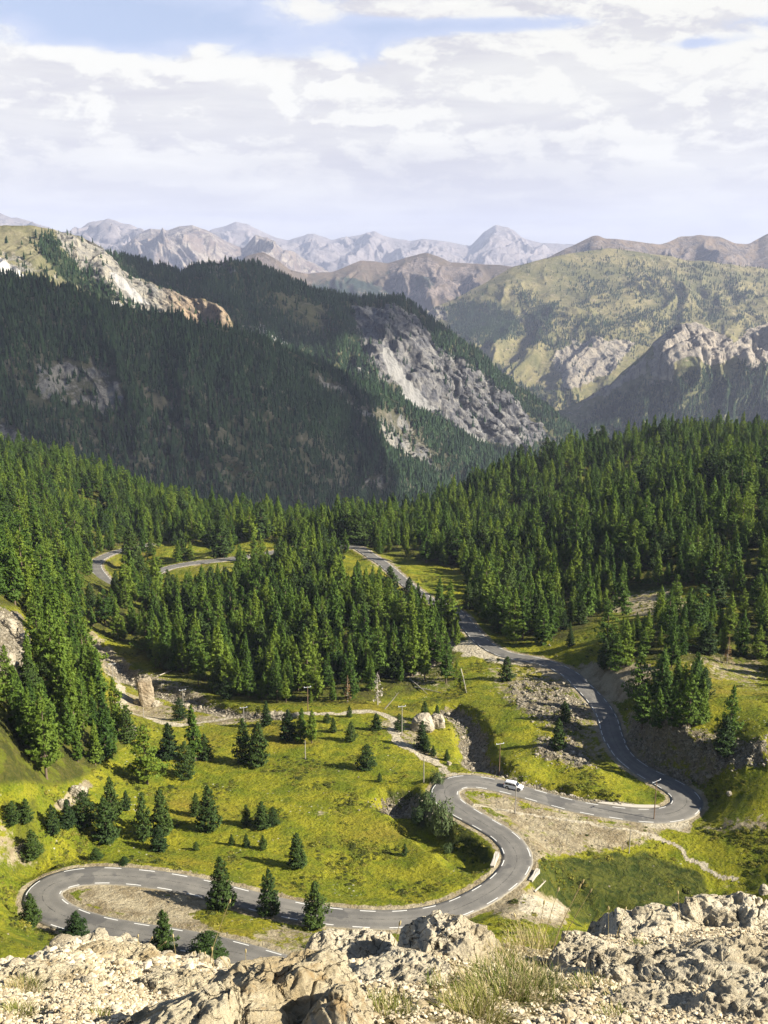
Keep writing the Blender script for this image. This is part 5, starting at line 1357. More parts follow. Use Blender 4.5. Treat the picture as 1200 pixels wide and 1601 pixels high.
def rock_mesh(name, rad, seed, mat, n=64, boxy=0.5, amp=.25, sc=.8, oct=5, pits=0.0, smooth=True):
    """a rounded block (superellipsoid) broken by ridged noise"""
    th = np.linspace(0, math.pi, n); ph = np.linspace(0, 2 * math.pi, 2 * n, endpoint=False)
    TH, PH = np.meshgrid(th, ph, indexing='ij')
    e = 1 - boxy * .6
    def sg(v): return np.sign(v) * np.abs(v) ** e
    D_ = np.stack([sg(np.sin(TH)) * sg(np.cos(PH)), sg(np.sin(TH)) * sg(np.sin(PH)), sg(np.cos(TH))], -1).reshape(-1, 3)
    R3 = np.array(rad); P = D_ * R3; m = min(rad)
    nrm = D_ / R3; nrm /= np.linalg.norm(nrm, axis=1)[:, None] + 1e-9
    d = fbm3(P, sc * m * 2, oct, seed, .52, True) * amp * m + fbm3(P, sc * m * 3, 3, seed + 20) * amp * m * .9
    # flat fracture planes
    r = np.random.default_rng(seed)
    P2 = P + nrm * d[:, None]
    for _ in range(7):
        q = r.normal(0, 1, 3); q /= np.linalg.norm(q); lim = np.percentile(P2 @ q, r.uniform(86, 96)); ex = P2 @ q - lim
        P2 = P2 - q[None] * (np.maximum(ex, 0) * r.uniform(.55, .9))[:, None]
    # bedding steps and fracture lines
    lv = (P2[:, 2] + .35 * P2[:, 0] + fbm3(P, m * 1.3, 3, seed + 70) * m * .25) / (m * .34); fr_ = lv - np.floor(lv)
    P2 = P2 - nrm * ((sstep(fr_, .0, .16) * (1 - sstep(fr_, .16, .9))) * m * .055)[:, None]
    ck = np.abs(fbm3(P, m * .9, 3, seed + 80)); P2 = P2 - nrm * ((1 - sstep(ck, 0, .045)) * m * .07)[:, None]
    if pits: 
        w = fbm3(P, pits * 3, 3, seed + 50); P2 = P2 - nrm * (sstep(w, .16, .34) * pits * .55)[:, None] + nrm * (fbm3(P, pits * .9, 3, seed + 60) * pits * .16)[:, None]
    me_n = 2 * n; i, j = np.meshgrid(np.arange(n - 1), np.arange(me_n), indexing='ij'); i = i.ravel(); j = j.ravel(); j2 = (j + 1) % me_n
    Q = np.stack([i * me_n + j, (i + 1) * me_n + j, (i + 1) * me_n + j2, i * me_n + j2], -1)
    return mesh_np(name, P2, Q, [mat], smooth)
def rockmat(name, a, b, dark, sc, rough=.92, bd=.05):
    def f(t):
        P = t.obj(); n = t.noise(P, 1.6 * sc, 8, .68, .5); c = t.mix(t.mr(n, .36, .62), a, b)
        c = t.mix(t.mr(t.noise(P, 7 * sc, 6, .72, .4), .60, .74, 0, .8), c, dark)
        g = t.m('ADD', t.noise(P, 4 * sc, 9, .75), t.m('MULTIPLY', t.vor(P, 9 * sc), .4))
        return c, t.bump(g, 1.0, bd)
    return material(name, f, rough, .12)
M_lime = rockmat('pale_limestone', (.25, .215, .155), (.42, .37, .28), (.10, .08, .05), .25, .92, .5)
M_ochre = rockmat('ochre_limestone', (.21, .16, .10), (.34, .285, .20), (.09, .065, .04), .12, .92, .8)
def rock_thing(name, px, py, wpx, hpx, label, seed, mat=None, depth=.8, boxy=.7, group=None, n=60, amp=.5):
    g = ground_pix(px, py)[0]; _, _, dep = proj(g); s = dep / F; rw, rh = wpx * s / 2, hpx * s / 2 * 1.15
    o = link(name, rock_mesh(name, (rw, rw * depth, rh * 1.25), seed, mat or M_lime, n, boxy, amp, .8, 6)); o.location = (g[0], g[1] + rw * depth * .3, g[2] + rh * .75)
    o['label'] = label; o['category'] = 'rock'
    if group: o['group'] = group
    return o
rock_thing('rock_tower', 228, 1103, 22, 37, 'upright ochre rock tower standing alone beside the stream bed', 5, M_ochre, .8, 1.25, amp=.30, n=90)
_tw = [o for o in COL.objects if o.name.startswith('rock_tower')][0]; _tw.rotation_euler = (0.05, -0.09, .4)
rock_thing('boulder', 243, 1104, 11, 6, 'fallen block at the right foot of the rock tower', 61)
rock_thing('boulder', 213, 1101, 9, 6, 'fallen block at the left foot of the rock tower', 62)
rock_thing('rock_outcrop', 660, 1141, 30, 20, 'larger pale boulder of the outcrop behind the dark pine by the track', 6)
rock_thing('rock_outcrop', 683, 1138, 20, 18, 'smaller pale boulder of the outcrop, right of the larger one', 7)
rock_thing('boulder', 14, 985, 20, 14, 'upper pale block of the bare rock patch in the left-hand grove', 8)
rock_thing('boulder', 36, 1012, 18, 16, 'right-hand pale block of the bare rock patch in the left-hand grove', 9)
rock_thing('boulder', 12, 1040, 22, 14, 'lower pale block of the bare rock patch in the left-hand grove', 17)
rock_thing('boulder', 118, 1245, 30, 12, 'long pale rock streak on the slope below the left-hand grove', 10, None, .8, .3)
rock_thing('boulder', 97, 1262, 20, 9, 'low pale rock under the long streak below the left grove', 11, None, .8, .3)
rock_thing('boulder', 205, 1150, 18, 12, 'pale block at the edge of the left grove below the track', 12)
rock_thing('boulder', 1194, 1398, 12, 12, 'pale block at the right picture edge above the foreground rock', 13)
rock_thing('boulder', 1140, 1244, 7, 5, 'single white boulder on the grass right of the big bend', 14)
rock_thing('boulder', 702, 1196, 7, 4, 'small white boulder on the grass above the middle hairpin', 15)
rock_thing('boulder', 684, 1304, 6, 4, 'small white boulder in the dark gully below the willow', 16)
# stones strewn over rubble and soil: one mass
def strewn():
    c = bpy.data.collections.new('stone_sources')
    for k in range(5):
        o = bpy.data.objects.new('stone_source_%d' % k, rock_mesh('stone', (1, .8, .6), 400 + k, M_lime, 9, .5, .4)); c.objects.link(o)
    r = np.random.default_rng(44); w = (rubble * .6 + dirt * .22 + 0.011 * (1 - forest)) * (RD - RW > .8) * (Y > 118) * (Y < 420); w = w * (Y ** 2)
    w = (w * (PX > -150) * (PX < 1400)).ravel(); k = r.choice(len(w), 22000, p=w / w.sum()); j, i = np.divmod(k, NU)
    u = gu[i] + r.uniform(-.5, .5, len(k)) * (gu[1] - gu[0]); v = gv[j] + r.uniform(-.5, .5, len(k)) * (gv[1] - gv[0])
    y = np.exp(v); x = u * y; z = ground(x, y); rb = rubble.ravel()[k]
    s = np.clip(r.lognormal(-2.1, .55, len(k)), .05, .75) * (0.42 + .9 * rb)
    scatter('stones', np.stack([x, y, z + s * .15], -1), s, s * r.uniform(.8, 1.4, len(k)), r.uniform(0, 6.28, len(k)), r.integers(0, 5, len(k)), c,
            'pale stones strewn over the stream beds, road banks and meadow', 'stones')
strewn()

# shrubs and low heath
def bush_mesh(seed, n, mat, flat=.6, leaf=.10, name='bush'):
    r = np.random.default_rng(seed); d = r.normal(0, 1, (n, 3)); d[:, 2] = np.abs(d[:, 2]); d /= np.linalg.norm(d, axis=1)[:, None]
    lump = 1 + .35 * np.sin(d[:, 0] * 5 + seed) * np.cos(d[:, 1] * 4.3 + seed)
    C = d * (r.uniform(.35, 1, n) ** .5 * lump)[:, None]; C[:, 2] *= flat
    V, Q = leaf_quads(C, d, np.full(n, leaf), r, 1.8)
    return mesh_np(name, V, Q, [mat], False, {'tone': np.clip(r.normal(.35, .3, n) + .3 * C[:, 2], 0, 1)})
for px, py, wp, hp, lab in ((690,1296,46,44,'big grey-green willow bush on the bank below the middle hairpin'), (668,1262,30,26,'willow bush directly left of the middle hairpin'),
                            (683,1222,26,16,'small willow bush where the dirt track meets the road'), (655,1285,26,22,'dark low bush in the gully left of the big willow'), (700,1330,22,10,'low green bush at the bottom of the gully')):
    g = ground_pix(px, py)[0]; _, _, dep = proj(g); s = dep / F
    o = thing('willow_bush', lab, 'bush', (g[0], g[1], g[2] - .15), 0, 'willow bushes round the middle hairpin')
    sc_ = wp * s / 2; o.scale = (sc_, sc_, hp * s * 1.15)
    link('crown', bush_mesh(px, 1500, M_shrub, 1.0, .085), o)
    stems = join([tube([(0, 0, -.1), (math.cos(a) * .35, math.sin(a) * .35, .6)], [.03, .012], 5) for a in (0, 1.3, 2.5, 3.8, 5)])
    link('stem', mesh_np('stem', stems[0], stems[1], [M_bark], True), o)
def heath():
    c = bpy.data.collections.new('heath_sources')
    M_h = needle_mat('heath_leaves', (.028, .040, .008), (.085, .095, .014), (.12, .11, .02), .15)
    M_t = needle_mat('meadow_tufts', (.11, .13, .012), (.22, .21, .025), (.26, .21, .04), .2)
    for k in range(4):
        c.objects.link(bpy.data.objects.new('heath_source_%d' % k, bush_mesh(500 + k, 130, M_h if k < 2 else M_t, .55, .26, 'heath')))
    r = np.random.default_rng(45); cl = fbm(X / 14, Y / 14, 4, 66); w = sstep(cl, 0.0, .45) * (RD - RW > 1.5) * (Y > 118) * (Y < 460) * (1 - np.clip(dirt * 1.1, 0, 1)) * (1 - .6 * forest) * Y ** 2
    w = (w * (PX > -100) * (PX < 1350)).ravel(); k = r.choice(len(w), 18000, p=w / w.sum()); j, i = np.divmod(k, NU)
    u = gu[i] + r.uniform(-.5, .5, len(k)) * (gu[1] - gu[0]); v = gv[j] + r.uniform(-.5, .5, len(k)) * (gv[1] - gv[0])
    y = np.exp(v); x = u * y; z = ground(x, y); kind = (r.uniform(0, 1, len(k)) > .30).astype(int) * 2
    s = np.clip(r.lognormal(-1.15, .4, len(k)), .12, .9)
    scatter('heath', np.stack([x, y, z - .03], -1), s * .8, s * 1.2, r.uniform(0, 6.28, len(k)), kind + r.integers(0, 2, len(k)), c, 'low heath and grass tussocks dotting the meadows', 'ground cover')
heath()
# dead trees and fallen trunks
for px, py, hp, mt, lab in ((1136,1037,40,0,'small dead tree with rust-brown needles right of the soil mound'), (543,1098,42,0,'brown dying conifer at the edge of the dark wood'),
                           (590,1102,52,1,'bleached dead conifer at the edge of the dark wood')):
    g = ground_pix(px, py)[0]; _, _, dep = proj(g); h = float(hp * dep / F * 1.1); dv = DVAR[mt]
    o = thing('dead_tree', lab, 'tree', (g[0], g[1], g[2] - .1)); o.scale = (h * 1.1, h * 1.1, h)
    tr = link('trunk', dv[1].copy(), o); tr.data.materials.clear(); tr.data.materials.append(M_dead)
    cr = link('crown', dv[0].copy(), o)
    if mt: cr.data.materials.clear(); cr.data.materials.append(M_dead)
LOGS = [((601,1109),(623,1085),'long bleached log leaning at the wood edge behind the track',1), ((720,1046),(729,1084),'bleached fallen trunk lying down the bank below the gravel pull-out',0),
        ((858,1008),(871,1027),'broken pale trunk on the verge of the upper road',0), ((648,1075),(690,1084),'fallen grey trunk among dead branches left of the stream meadow',0),
        ((640,1062),(668,1086),'second fallen grey trunk lying across the dead branches',0), ((245,1058),(275,1046),'thin fallen trunk above the rock tower',0), ((835,1395),(853,1378),'bare pale branch in the gully beside the culvert',0)]
for a_, b_, lab, lean in LOGS:
    g = ground_pix([a_[0], b_[0]], [a_[1], b_[1]]); 
    if lean:
        g[1] = g[0]; _, _, dep = proj(g[0]); g[1] = g[0] + np.array([(b_[0] - a_[0]) * dep / F, 0.5, (a_[1] - b_[1]) * dep / F * 1.1])
    d = g[1] - g[0]; L = float(np.linalg.norm(d))
    if L > 26: g[1] = g[0] + d * (12 / L); d = g[1] - g[0]
    pts = [np.zeros(3) + (0, 0, .12), d * .5 + np.array([.1, 0, .2]), d + np.array([0, 0, .15])]
    V, Q = join([tube(pts, [.22, .16, .07], 7)] + [tube([d * f + np.array([0, 0, .18]), d * f + np.array([q, .3, .9])], [.05, .015], 4) for f, q in ((.4, .7), (.6, -.6), (.75, .5), (.85, -.4))])
    o = link('fallen_log', mesh_np('fallen_log', V, Q, [M_dead], True)); o.location = g[0]; o['label'] = lab; o['category'] = 'log'

# ------------------------------------------------------------------ foreground ledge under the camera
CR = np.array([(-500,1540),(-200,1525),(0,1509),(40,1503),(67,1494),(85,1482),(100,1474),(147,1471),(205,1472),(222,1482),(267,1493),(300,1499),(333,1510),(383,1512),(420,1505),(500,1500),(560,1498),(640,1482),(700,1475),
               (777,1478),(810,1480),(850,1486),(880,1482),(930,1470),(1000,1455),(1100,1448),(1200,1440),(1400,1440),(1700,1470)], float)
CRD = np.array([(-500,6.0),(0,6.6),(100,7.4),(200,7.6),(350,6.6),(500,5.6),(700,6.2),(850,6.6),(1000,7.4),(1200,7.8),(1700,7.0)], float)
NXf, NYf = 1500, 520
fpx = np.linspace(-1000, 2700, NXf)
cpy = np.interp(fpx, CR[:, 0], CR[:, 1]); cpd = np.interp(fpx, CRD[:, 0], CRD[:, 1])
tt = np.linspace(0, 1, NYf)[:, None]
bpy_ = 1820.0; bd_ = 2.0
dd = bd_ * (cpd[None] / bd_) ** tt
pyy = bpy_ + (cpy[None] - bpy_) * (0.25 * tt + 0.75 * (1 - (1 - tt) ** 1.35))
VF = p_d(np.broadcast_to(fpx[None], dd.shape), pyy, dd)
edge = sstep(1 - tt, 0.0, 0.12)
lump = fbm(VF[..., 0] / 1.1, VF[..., 1] / 1.1, 4, 201) * 0.12 + fbm(VF[..., 0] / .22, VF[..., 1] / .22, 4, 205, .55) * 0.030 + fbm(VF[..., 0] / .05, VF[..., 1] / .05, 3, 209, .6, True) * 0.008
VF[..., 2] += lump * (0.35 + 0.65 * edge)
# the slope behind the crest falls away towards the valley
top = VF[-1]; hdv = top.copy(); hdv[:, 2] = 0; hdv /= np.linalg.norm(hdv, axis=1)[:, None]
kk = np.linspace(0, 1, 41)[1:]
BK = top[None] + hdv[None] * (kk ** 1.8)[:, None, None] * 60; BK[..., 2] = top[None, :, 2] - (kk ** 1.8)[:, None] * 52 - np.minimum(1, kk * 8)[:, None] * .9 + fbm(BK[..., 0] / 2, BK[..., 1] / 2, 4, 220) * .35 * kk[:, None] ** .5
# and the ground continues back under the photographer
BF = []
for q in np.linspace(1, 0, 14)[:-1]:
    r0 = VF[0].copy(); r0[:, :2] *= (1 - q); r0[:, 1] -= q * 3; r0[:, 0] = VF[0][:, 0] * (1 + q); r0[:, 2] = VF[0][:, 2] * (1 - q) - 1.62 * q; BF.append(r0)
VFA = np.concatenate([np.array(BF), VF, BK]); ff = VFA
fax, fay, _ = proj(np.where(ff[..., 1:2] > .5, ff, [[[0, 1, -1]]]))
def ledge_build(t):
    P = t.pos(); n = t.noise(P, 1.3, 8, .65, .4); gr = t.attr('grassy')
    c = t.mix(t.mr(n, .36, .64), (.33, .262, .16), (.51, .435, .295))
    v = t.vor(P, 55, 'F1', 1.0); vc_ = t.sep(t.vor(P, 55, 'F1', 1.0, 'Color'))[0]
    v2 = t.vor(P, 26, 'F1', 1.0); c = t.mix(t.mr(vc_, 0, 1, 0, .5), c, (.54, .48, .35))
    c = t.mix(t.mr(v, .50, .75, 0, .75), c, (.10, .07, .04))
    c = t.mix(t.mr(t.noise(P, 9, 6, .7, .5), .58, .70, 0, .5), c, (.20, .14, .075))
    c = t.mix(t.m('MULTIPLY', t.mr(gr, .3, .8), t.mr(t.noise(P, 6, 5, .7), .4, .55)), c, (.12, .095, .04))
    h = t.m('ADD', t.m('MULTIPLY', v, -.9), t.m('MULTIPLY', t.noise(P, 30, 8, .75), 1.3)); h = t.m('ADD', h, t.m('MULTIPLY', v2, -1.2))
    return c, t.bump(h, 1.0, .016)
M_ledge = material('stony_soil', ledge_build, .95, .1)
grassy = np.zeros(VFA.shape[:2])
for b in ([(660,1500),(760,1475),(860,1490),(870,1560),(840,1640),(660,1640)], [(560,1560),(640,1550),(650,1640),(560,1640)], [(800,1470),(880,1470),(880,1500),(820,1510)]):
    grassy = np.maximum(grassy, pmask(fax, fay, b, 18))
link('rocky_slope', mesh_np('rocky_slope', VFA.reshape(-1, 3), grid_q(*VFA.shape[:2]), [M_ledge], True, {'grassy': grassy.ravel()}), kind='structure')
from mathutils.bvhtree import BVHTree
sub = VF[::4, ::4]; sq = grid_q(*sub.shape[:2])
bvh = BVHTree.FromPolygons(sub.reshape(-1, 3).tolist(), sq.tolist())
def ledge_hit(px, py):
    x, y, z = ray(px, py); h = bvh.ray_cast(Vector((0, 0, 0)), Vector((float(x), float(y), float(z))).normalized())
    return (np.array(h[0]), np.array(h[1])) if h[0] is not None else (None, None)
def crag_build(warm):
    def f(t):
        P = t.pos(); n = t.noise(P, 2.2, 9, .68, .6)
        c = t.mix(t.mr(n, .34, .62), (.38, .295, .165) if warm else (.40, .335, .22), (.56, .485, .33) if warm else (.58, .51, .37))
        c = t.mix(t.mr(t.noise(P, 6, 7, .7, .8), .56, .68, 0, .7), c, (.34, .215, .085) if warm else (.20, .16, .105))
        c = t.mix(t.mr(t.noise(P, 22, 5, .7, .3), .60, .68, 0, .85), c, (.10, .08, .06))      # dark lichen spots
        c = t.mix(t.mr(t.noise(P, 14, 6, .7, .6), .60, .74, 0, .6), c, (.60, .55, .43))
        Pw = t.vm('ADD', P, t.vm('MULTIPLY', t.noise(P, 5, 5, .65, 0, True), (.22, .22, .22)))
        ce = t.vor(Pw, 6.5, 'DISTANCE_TO_EDGE', 1.0); cr_ = t.m('MULTIPLY', t.mr(ce, .035, .004), t.mr(t.noise(P, 3, 4, .6), .44, .56))
        c = t.mix(t.m('MULTIPLY', cr_, .85), c, (.07, .055, .035))
        g = t.m('SUBTRACT', t.m('MULTIPLY', t.noise(P, 18, 10, .8, .3), 1.3), t.m('MULTIPLY', cr_, .9)); g = t.m('ADD', t.m('MULTIPLY', g, 1.0), t.m('MULTIPLY', t.mr(t.vor(P, 34, 'F1', 1), .1, .5), .30))
        return c, t.bump(g, 1.0, .035)
    return f
M_cragw = material('warm_pitted_limestone', crag_build(True), .93, .12)
M_cragc = material('grey_pitted_limestone', crag_build(False), .93, .12)
def crag(px, py, d, rad, rz, seed, mat, label, tilt=(0, 0), n=210, boxy=.45, amp=.34, pits=.045):
    p = p_d(px, py, d)
    o = link('boulder', rock_mesh('boulder', rad, seed, mat, n, boxy, amp, .7, 7, pits)); o.location = tuple(float(q) for q in p); o.rotation_euler = (tilt[0], tilt[1], rz)
    o['label'] = label; o['category'] = 'rock'; o['group'] = 'foreground boulders'; return o
crag(425, 1650, 3.7, (.40, .36, .34), .3, 31, M_cragw, 'biggest warm pitted boulder at the bottom, left of the centre', (0, .1), 300)
crag(525, 1640, 3.5, (.15, .20, .25), .1, 37, M_cragw, 'rounded right shoulder of the biggest foreground boulder', (0, .0), 220)
crag(280, 1665, 3.5, (.46, .26, .20), -.2, 32, M_cragw, 'long low warm slab sloping left from the biggest foreground boulder', (.1, -.28), 260)
crag(565, 1522, 6.0, (.40, .36, .16), .2, 33, M_cragc, 'low grey rock behind the biggest foreground boulder', (0, .05), 220)
crag(705, 1525, 5.6, (.33, .38, .27), .15, 34, M_cragc, 'pale rock hump in the middle of the foreground crest', (0, -.12), 240)
crag(620, 1560, 5.0, (.28, .30, .10), .5, 38, M_cragc, 'low apron of rock in front of the pale middle hump', (0, -.3), 200)
crag(1000, 1526, 7.0, (.54, .5, .34), 0, 35, M_cragc, 'left hump of the long rock ridge at the right', (0, -.15), 240)
crag(905, 1492, 6.6, (.14, .18, .13), 0, 39, M_cragc, 'rounded end stone at the left tip of the right-hand ridge', (0, 0), 150)
crag(1065, 1512, 7.3, (.44, .5, .34), 1.2, 42, M_cragc, 'broken middle part of the right-hand ridge between hump and craggy mass', (0, .1), 220)
crag(1165, 1540, 7.2, (.66, .7, .46), .4, 36, M_cragc, 'highest craggy rock mass in the right foreground', (0, 0), 280)
crag(1090, 1575, 5.4, (.46, .42, .15), .3, 40, M_cragc, 'flat pale slab below the craggy mass on the right', (0, -.1), 220)
def slab(px, py, rad, rz, seed, mat, label, tilt=(0, 0), sink=.35, n=170, boxy=.7, amp=.45):
    h, _n = ledge_hit(px, py)
    if h is None: return
    o = link('boulder', rock_mesh('boulder', rad, seed, mat, n, boxy, amp, .7, 7, .03)); o.location = (h[0], h[1], h[2] - rad[2] * sink); o.rotation_euler = (tilt[0], tilt[1], rz)
    o['label'] = label; o['category'] = 'rock'; o['group'] = 'foreground boulders'
slab(1130, 1535, (.52, .34, .15), .15, 51, M_cragc, 'wide low ledge in front of the craggy mass on the right', (-.25, .05))
slab(1010, 1520, (.42, .30, .12), -.1, 52, M_cragc, 'stepped low ledge below the left hump of the right-hand ridge', (-.25, 0))
slab(1180, 1585, (.34, .24, .10), .3, 53, M_cragc, 'slab in the bottom right corner of the picture', (-.2, -.1))
slab(920, 1505, (.26, .22, .09), .4, 54, M_cragc, 'low step of rock below the left tip of the right-hand ridge', (-.2, 0))
slab(1020, 1572, (.24, .18, .06), .1, 55, M_cragc, 'small flush slab in the gravel at the bottom right of centre', (-.25, 0))
slab(190, 1500, (.40, .22, .09), -.1, 56, M_cragw, 'crumbling low ledge on the left crest', (-.3, .1), .5)
slab(70, 1530, (.36, .22, .08), .2, 57, M_cragw, 'crumbling ledge near the left picture edge', (-.3, 0), .5)
slab(290, 1545, (.34, .20, .08), -.5, 58, M_cragw, 'low ledge left of the biggest foreground boulder', (-.3, -.1), .5)
slab(620, 1530, (.30, .26, .10), .3, 59, M_cragc, 'low rock shelf between the biggest boulder and the middle hump', (-.25, -.1))
slab(745, 1500, (.20, .18, .10), .3, 60, M_cragc, 'small rock on the right flank of the middle hump', (-.1, 0))
# loose gravel
def gravel():
    c = bpy.data.collections.new('gravel_sources')
    for k in range(6): c.objects.link(bpy.data.objects.new('gravel_source_%d' % k, rock_mesh('pebble', (1, .75, .6), 600 + k, M_ledgestone, 7, .9, .9, smooth=False)))
    r = np.random.default_rng(46); n0, n1 = VF.shape[:2]
    dens = np.ones((n0, n1)); a, b, dep = proj(VF)
    dens *= (1 - .75 * grassy[13:13 + n0]); dens *= .35 + .9 * sstep(fbm(VF[..., 0] / .5, VF[..., 1] / .5, 3, 230), -.3, .4)
    dens *= np.where(a < 420, 1.5, 1.0); dens *= (b < 1680) * (a > -120) * (a < 1320)
    w = (dens * dep ** .5).ravel(); N = 90000; k = r.choice(len(w), N, p=w / w.sum())
    P = VF.reshape(-1, 3)[k] + r.normal(0, .004, (N, 3)); s = np.clip(r.lognormal(-5.55, .55, N), .002, .024)
    big_ = (a.ravel()[k] < 330) & (b.ravel()[k] < 1530); s = np.where(big_, s * 1.5, s)
    P[:, 2] += s * .25
    scatter('gravel', P, s, s * r.uniform(.8, 1.5, N), r.uniform(0, 6.28, N), r.integers(0, 6, N), c, 'loose pale gravel covering the foreground slope', 'gravel')
M_ledgestone = material('gravel_stone', lambda t: t.mix(t.n.new('ShaderNodeObjectInfo').outputs['Random'], (.28, .22, .13), (.56, .485, .345)), .95, .1)
gravel()
# larger loose stones along the left crest
r_ = random.Random(12)
CS = [(98,1479,.085),(112,1476,.06),(135,1476,.07),(150,1477,.10),(178,1476,.06),(196,1474,.07),(207,1479,.055),(75,1493,.06),(60,1499,.05),(226,1487,.05),(262,1496,.05),(298,1502,.06),(40,1508,.04),(318,1506,.07),(345,1512,.06),(138,1538,.05),(245,1520,.04),(20,1512,.05),(170,1500,.05),(215,1515,.045)]
sm_ = [rock_mesh('loose_stone', (1, .85, .7), 700 + k, M_cragc, 40, .4, .35, .8, 5, 0) for k in range(4)]
for k, (a, b, s) in enumerate(CS):
    h, _n = ledge_hit(a, b)
    if h is None: continue
    o = link('loose_stone', sm_[k % 4]); o.location = (h[0], h[1], h[2] + s * .15); o.scale = (s * 1.2, s, s); o.rotation_euler = (0, 0, r_.uniform(0, 6))
    o['label'] = '%s pale loose stone on the left foreground crest, %s' % ('large' if s > .065 else 'small', words_rank(sorted(CS).index(CS[k]), len(CS))); o['category'] = 'stone'; o['group'] = 'loose stones on the left crest'

# ------------------------------------------------------------------ grasses
M_grass = needle_mat('green_grass', (.055, .085, .012), (.16, .19, .03), (.26, .24, .06), .35)
M_straw = needle_mat('dry_grass', (.26, .20, .09), (.52, .42, .20), (.55, .48, .28), .3)
def blades(n, R, L, w, spread, seed, droop=.5, R2=None, seg=5):
    r = np.random.default_rng(seed); V = []; Q = []; T = []
    for i in range(n):
        a = r.uniform(0, 6.28); q = math.sqrt(r.uniform(0, 1)); x0, y0 = math.cos(a) * q * R, math.sin(a) * q * (R2 or R)
        az = a + r.normal(0, .9); l = L * r.uniform(.45, 1.15); tl = spread * (.3 + q) * r.uniform(.4, 1.3); k = droop * r.uniform(.3, 1.4)
        sx, sy = -math.sin(az), math.cos(az); ww = w * r.uniform(.7, 1.2); b = len(V); x, y, z = x0, y0, -.01; ang = tl
        for s in range(seg + 1):
            t_ = s / seg; hw = ww * (1 - t_) ** .7 * .5 + .0003
            V += [(x + sx * hw, y + sy * hw, z), (x - sx * hw, y - sy * hw, z)]
            ang = min(tl + k * t_ * t_ * 2.2, 2.6); x += math.cos(az) * math.sin(ang) * l / seg; y += math.sin(az) * math.sin(ang) * l / seg; z += math.cos(ang) * l / seg
        for s in range(seg): Q.append((b + 2 * s, b + 2 * s + 1, b + 2 * s + 3, b + 2 * s + 2)); T.append(np.clip(r.normal(.5, .1) + .3 * s / seg, 0, 1))
    return V, Q, T
def tuft(px, py, n, R, L, label, seed, dry=.2, spread=.5, droop=.5, w=.0034, R2=None, name='grass_tuft'):
    h, _n = ledge_hit(px, py)
    if h is None: return
    o = thing(name, label, 'grass tuft', tuple(h), 0, 'grass tufts on the foreground slope')
    if dry < 1: v, q, t = blades(int(n * (1 - dry)), R, L, w, spread, seed, droop, R2); link('green_blades', mesh_np('green_blades', v, q, [M_grass], False, {'tone': t}), o)
    if dry > 0: v, q, t = blades(max(3, int(n * dry)), R, L * 1.1, w * .8, spread, seed + 1, droop, R2); link('dry_blades', mesh_np('dry_blades', v, q, [M_straw], False, {'tone': t}), o)
tuft(790, 1560, 1500, 0.26, 0.120, 'largest green grass tuft, right of the middle rock hump', 1, .35, .55, .7, R2=.26)
tuft(735, 1590, 900, 0.17, 0.090, 'green grass spreading left of the largest tuft at the bottom edge', 2, .3, .6, .7)
tuft(850, 1545, 420, .14, 0.100, 'yellowing grass on the right side of the largest tuft', 3, .5, .6, .7)
tuft(775, 1508, 600, 0.17, 0.100, 'grass on the crest directly behind the largest tuft', 4, .45, .5, .6)
tuft(600, 1590, 600, .16, 0.065, 'short green tuft right of the biggest boulder at the bottom edge', 5, .25, .6, .6)
tuft(690, 1545, 160, .10, 0.075, 'sparse short grass below the middle rock hump', 6, .4)
tuft(835, 1490, 330, 0.19, 0.150, 'straw-coloured grass tuft on the crest between the rock humps', 7, .95, .45, .5)
tuft(868, 1484, 300, .10, 0.140, 'dry tuft against the left tip of the right-hand ridge', 8, .7, .35, .4)
tuft(922, 1548, 420, .13, 0.053, 'flat olive tuft on the gravel right of the largest tuft', 9, .5, .9, .5)
tuft(972, 1566, 220, .10, 0.045, 'small olive tuft on the gravel below the flat one', 10, .5, .9, .5)
tuft(1001, 1478, 120, .06, 0.045, 'tiny green tuft on the left hump of the right-hand ridge', 11, .2, .7)
tuft(35, 1552, 380, .11, 0.090, 'yellow-green tuft on the gravel near the left edge', 12, .5, .6, .5)
tuft(25, 1590, 300, .10, 0.075, 'green tuft in the bottom left corner', 13, .3, .7)
tuft(213, 1491, 120, .05, 0.075, 'small yellow-green tuft on the left crest', 14, .4, .5)
tuft(230, 1497, 90, .04, 0.060, 'second small tuft just right of the one on the left crest', 15, .4, .5)
tuft(150, 1592, 120, .06, 0.045, 'low tuft on the gravel above the left slab', 16, .3, .7)
tuft(960, 1590, 160, .08, 0.045, 'low green tuft on the gravel at the bottom right of centre', 17, .3, .8)
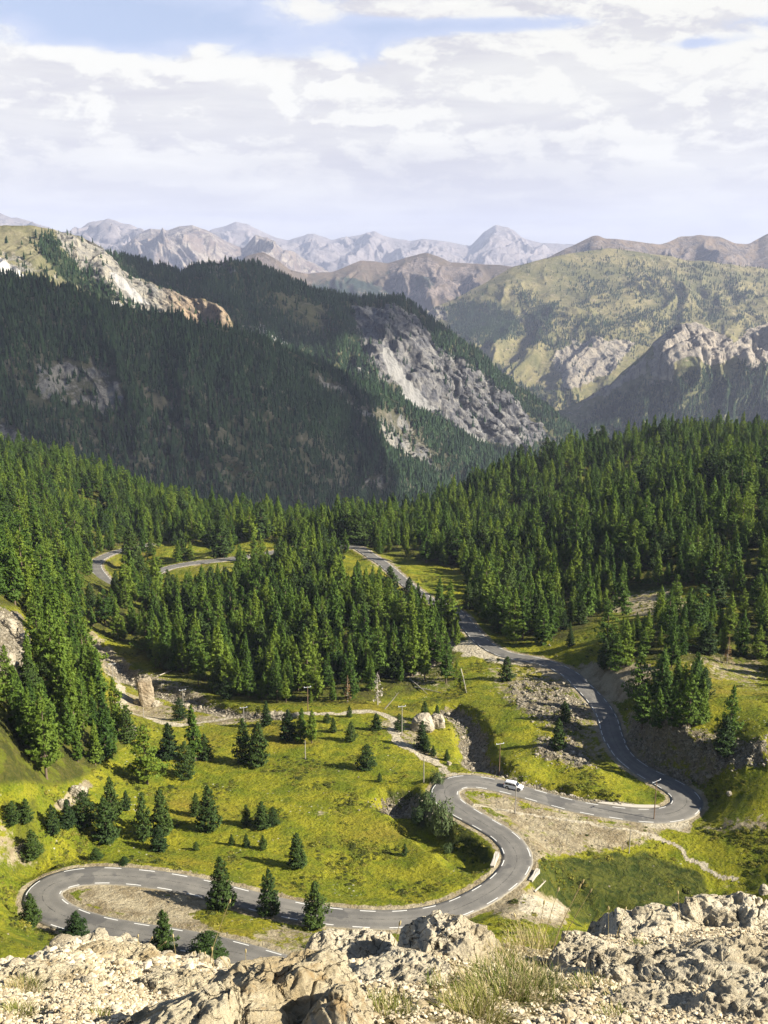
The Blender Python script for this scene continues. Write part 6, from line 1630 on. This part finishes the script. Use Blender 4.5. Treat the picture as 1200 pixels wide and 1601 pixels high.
# tall single stalks with seed heads
def stalk(pa, pb, label, seed, head=True):
    h, _n = ledge_hit(*pa)
    if h is None: return
    _, _, dep = proj(h); s = dep / F; top_ = h + np.array([(pb[0] - pa[0]) * s, -.06, (pa[1] - pb[1]) * s * 1.12])
    o = thing('grass_stalk', label, 'grass stalk', tuple(h), 0, 'dry grass stalks on the crest'); d = top_ - h
    pts = [np.array([0, 0, -.03]), d * .35 + np.array([d[0] * -.06, 0, 0]), d * .7 + np.array([d[0] * -.04, 0, 0]), d]
    v, q = tube(pts, [.0034, .0028, .0022, .0014], 5); link('stem', mesh_np('stem', v, q, [M_straw], True, {'tone': np.full(len(q), .6)}), o)
    if head:
        u = d / np.linalg.norm(d); v, q = tube([d - u * .035, d - u * .02, d, d + u * .012], [.0015, .007, .006, .0015], 6); link('seed_head', mesh_np('seed_head', v, q, [M_straw], True, {'tone': np.full(len(q), .9)}), o)
ST = [((325,1508),(366,1398),'tallest dry stalk, crossing the lowest road right of the dark pines'), ((217,1480),(220,1454),'short stalk on the left crest before the road'), ((228,1482),(242,1457),'leaning stalk left of the pointed pine on the crest'),
 ((240,1484),(263,1464),'curved stalk with a seed head before the pointed pine'), ((275,1496),(275,1453),'straight stalk before the pointed pine on the crest'), ((305,1500),(306,1480),'shortest stalk before the broad low pine'),
 ((312,1502),(316,1478),'short stalk with seed head before the broad low pine'), ((320,1505),(324,1480),'stalk with a thick seed head over the broad low pine'), ((334,1508),(335,1472),'upright stalk beside the broad low pine'),
 ((358,1512),(348,1487),'left of two small stalks leaning apart over the road end'), ((362,1512),(360,1490),'right of two small stalks leaning apart over the road end'), ((384,1512),(387,1475),'thin stalk left of the biggest boulder top'),
 ((368,1512),(378,1498),'little seed head low over the road end'), ((610,1500),(625,1430),'lone thin stalk rising from the low grey rock across the road'), ((790,1478),(791,1445),'thin stalk rising from the crest right of the middle hump'),
 ((845,1470),(866,1380),'stalk leaning right above the straw tuft'), ((860,1470),(903,1368),'tallest stalk above the straw tuft'), ((872,1468),(916,1382),'rightmost long stalk above the straw tuft'), ((862,1466),(899,1374),'thin stalk close beside the tallest one above the straw tuft'),
 ((838,1468),(845,1400),'thin leaning stalk left of the tallest ones'), ((950,1448),(945,1410),'stalk before the dark gully right of the straw tuft'), ((962,1444),(972,1411),'stalk leaning right before the dark gully'), ((1062,1440),(1051,1386),'lone stalk standing on the right-hand ridge'), ((822,1472),(800,1420),'stalk leaning left above the straw tuft')]
for k, (a, b, lab) in enumerate(ST):
    cpk = float(np.interp(a[0], fpx, cpy)); stalk((a[0], max(a[1], cpk + 4)), b, lab, 800 + k)
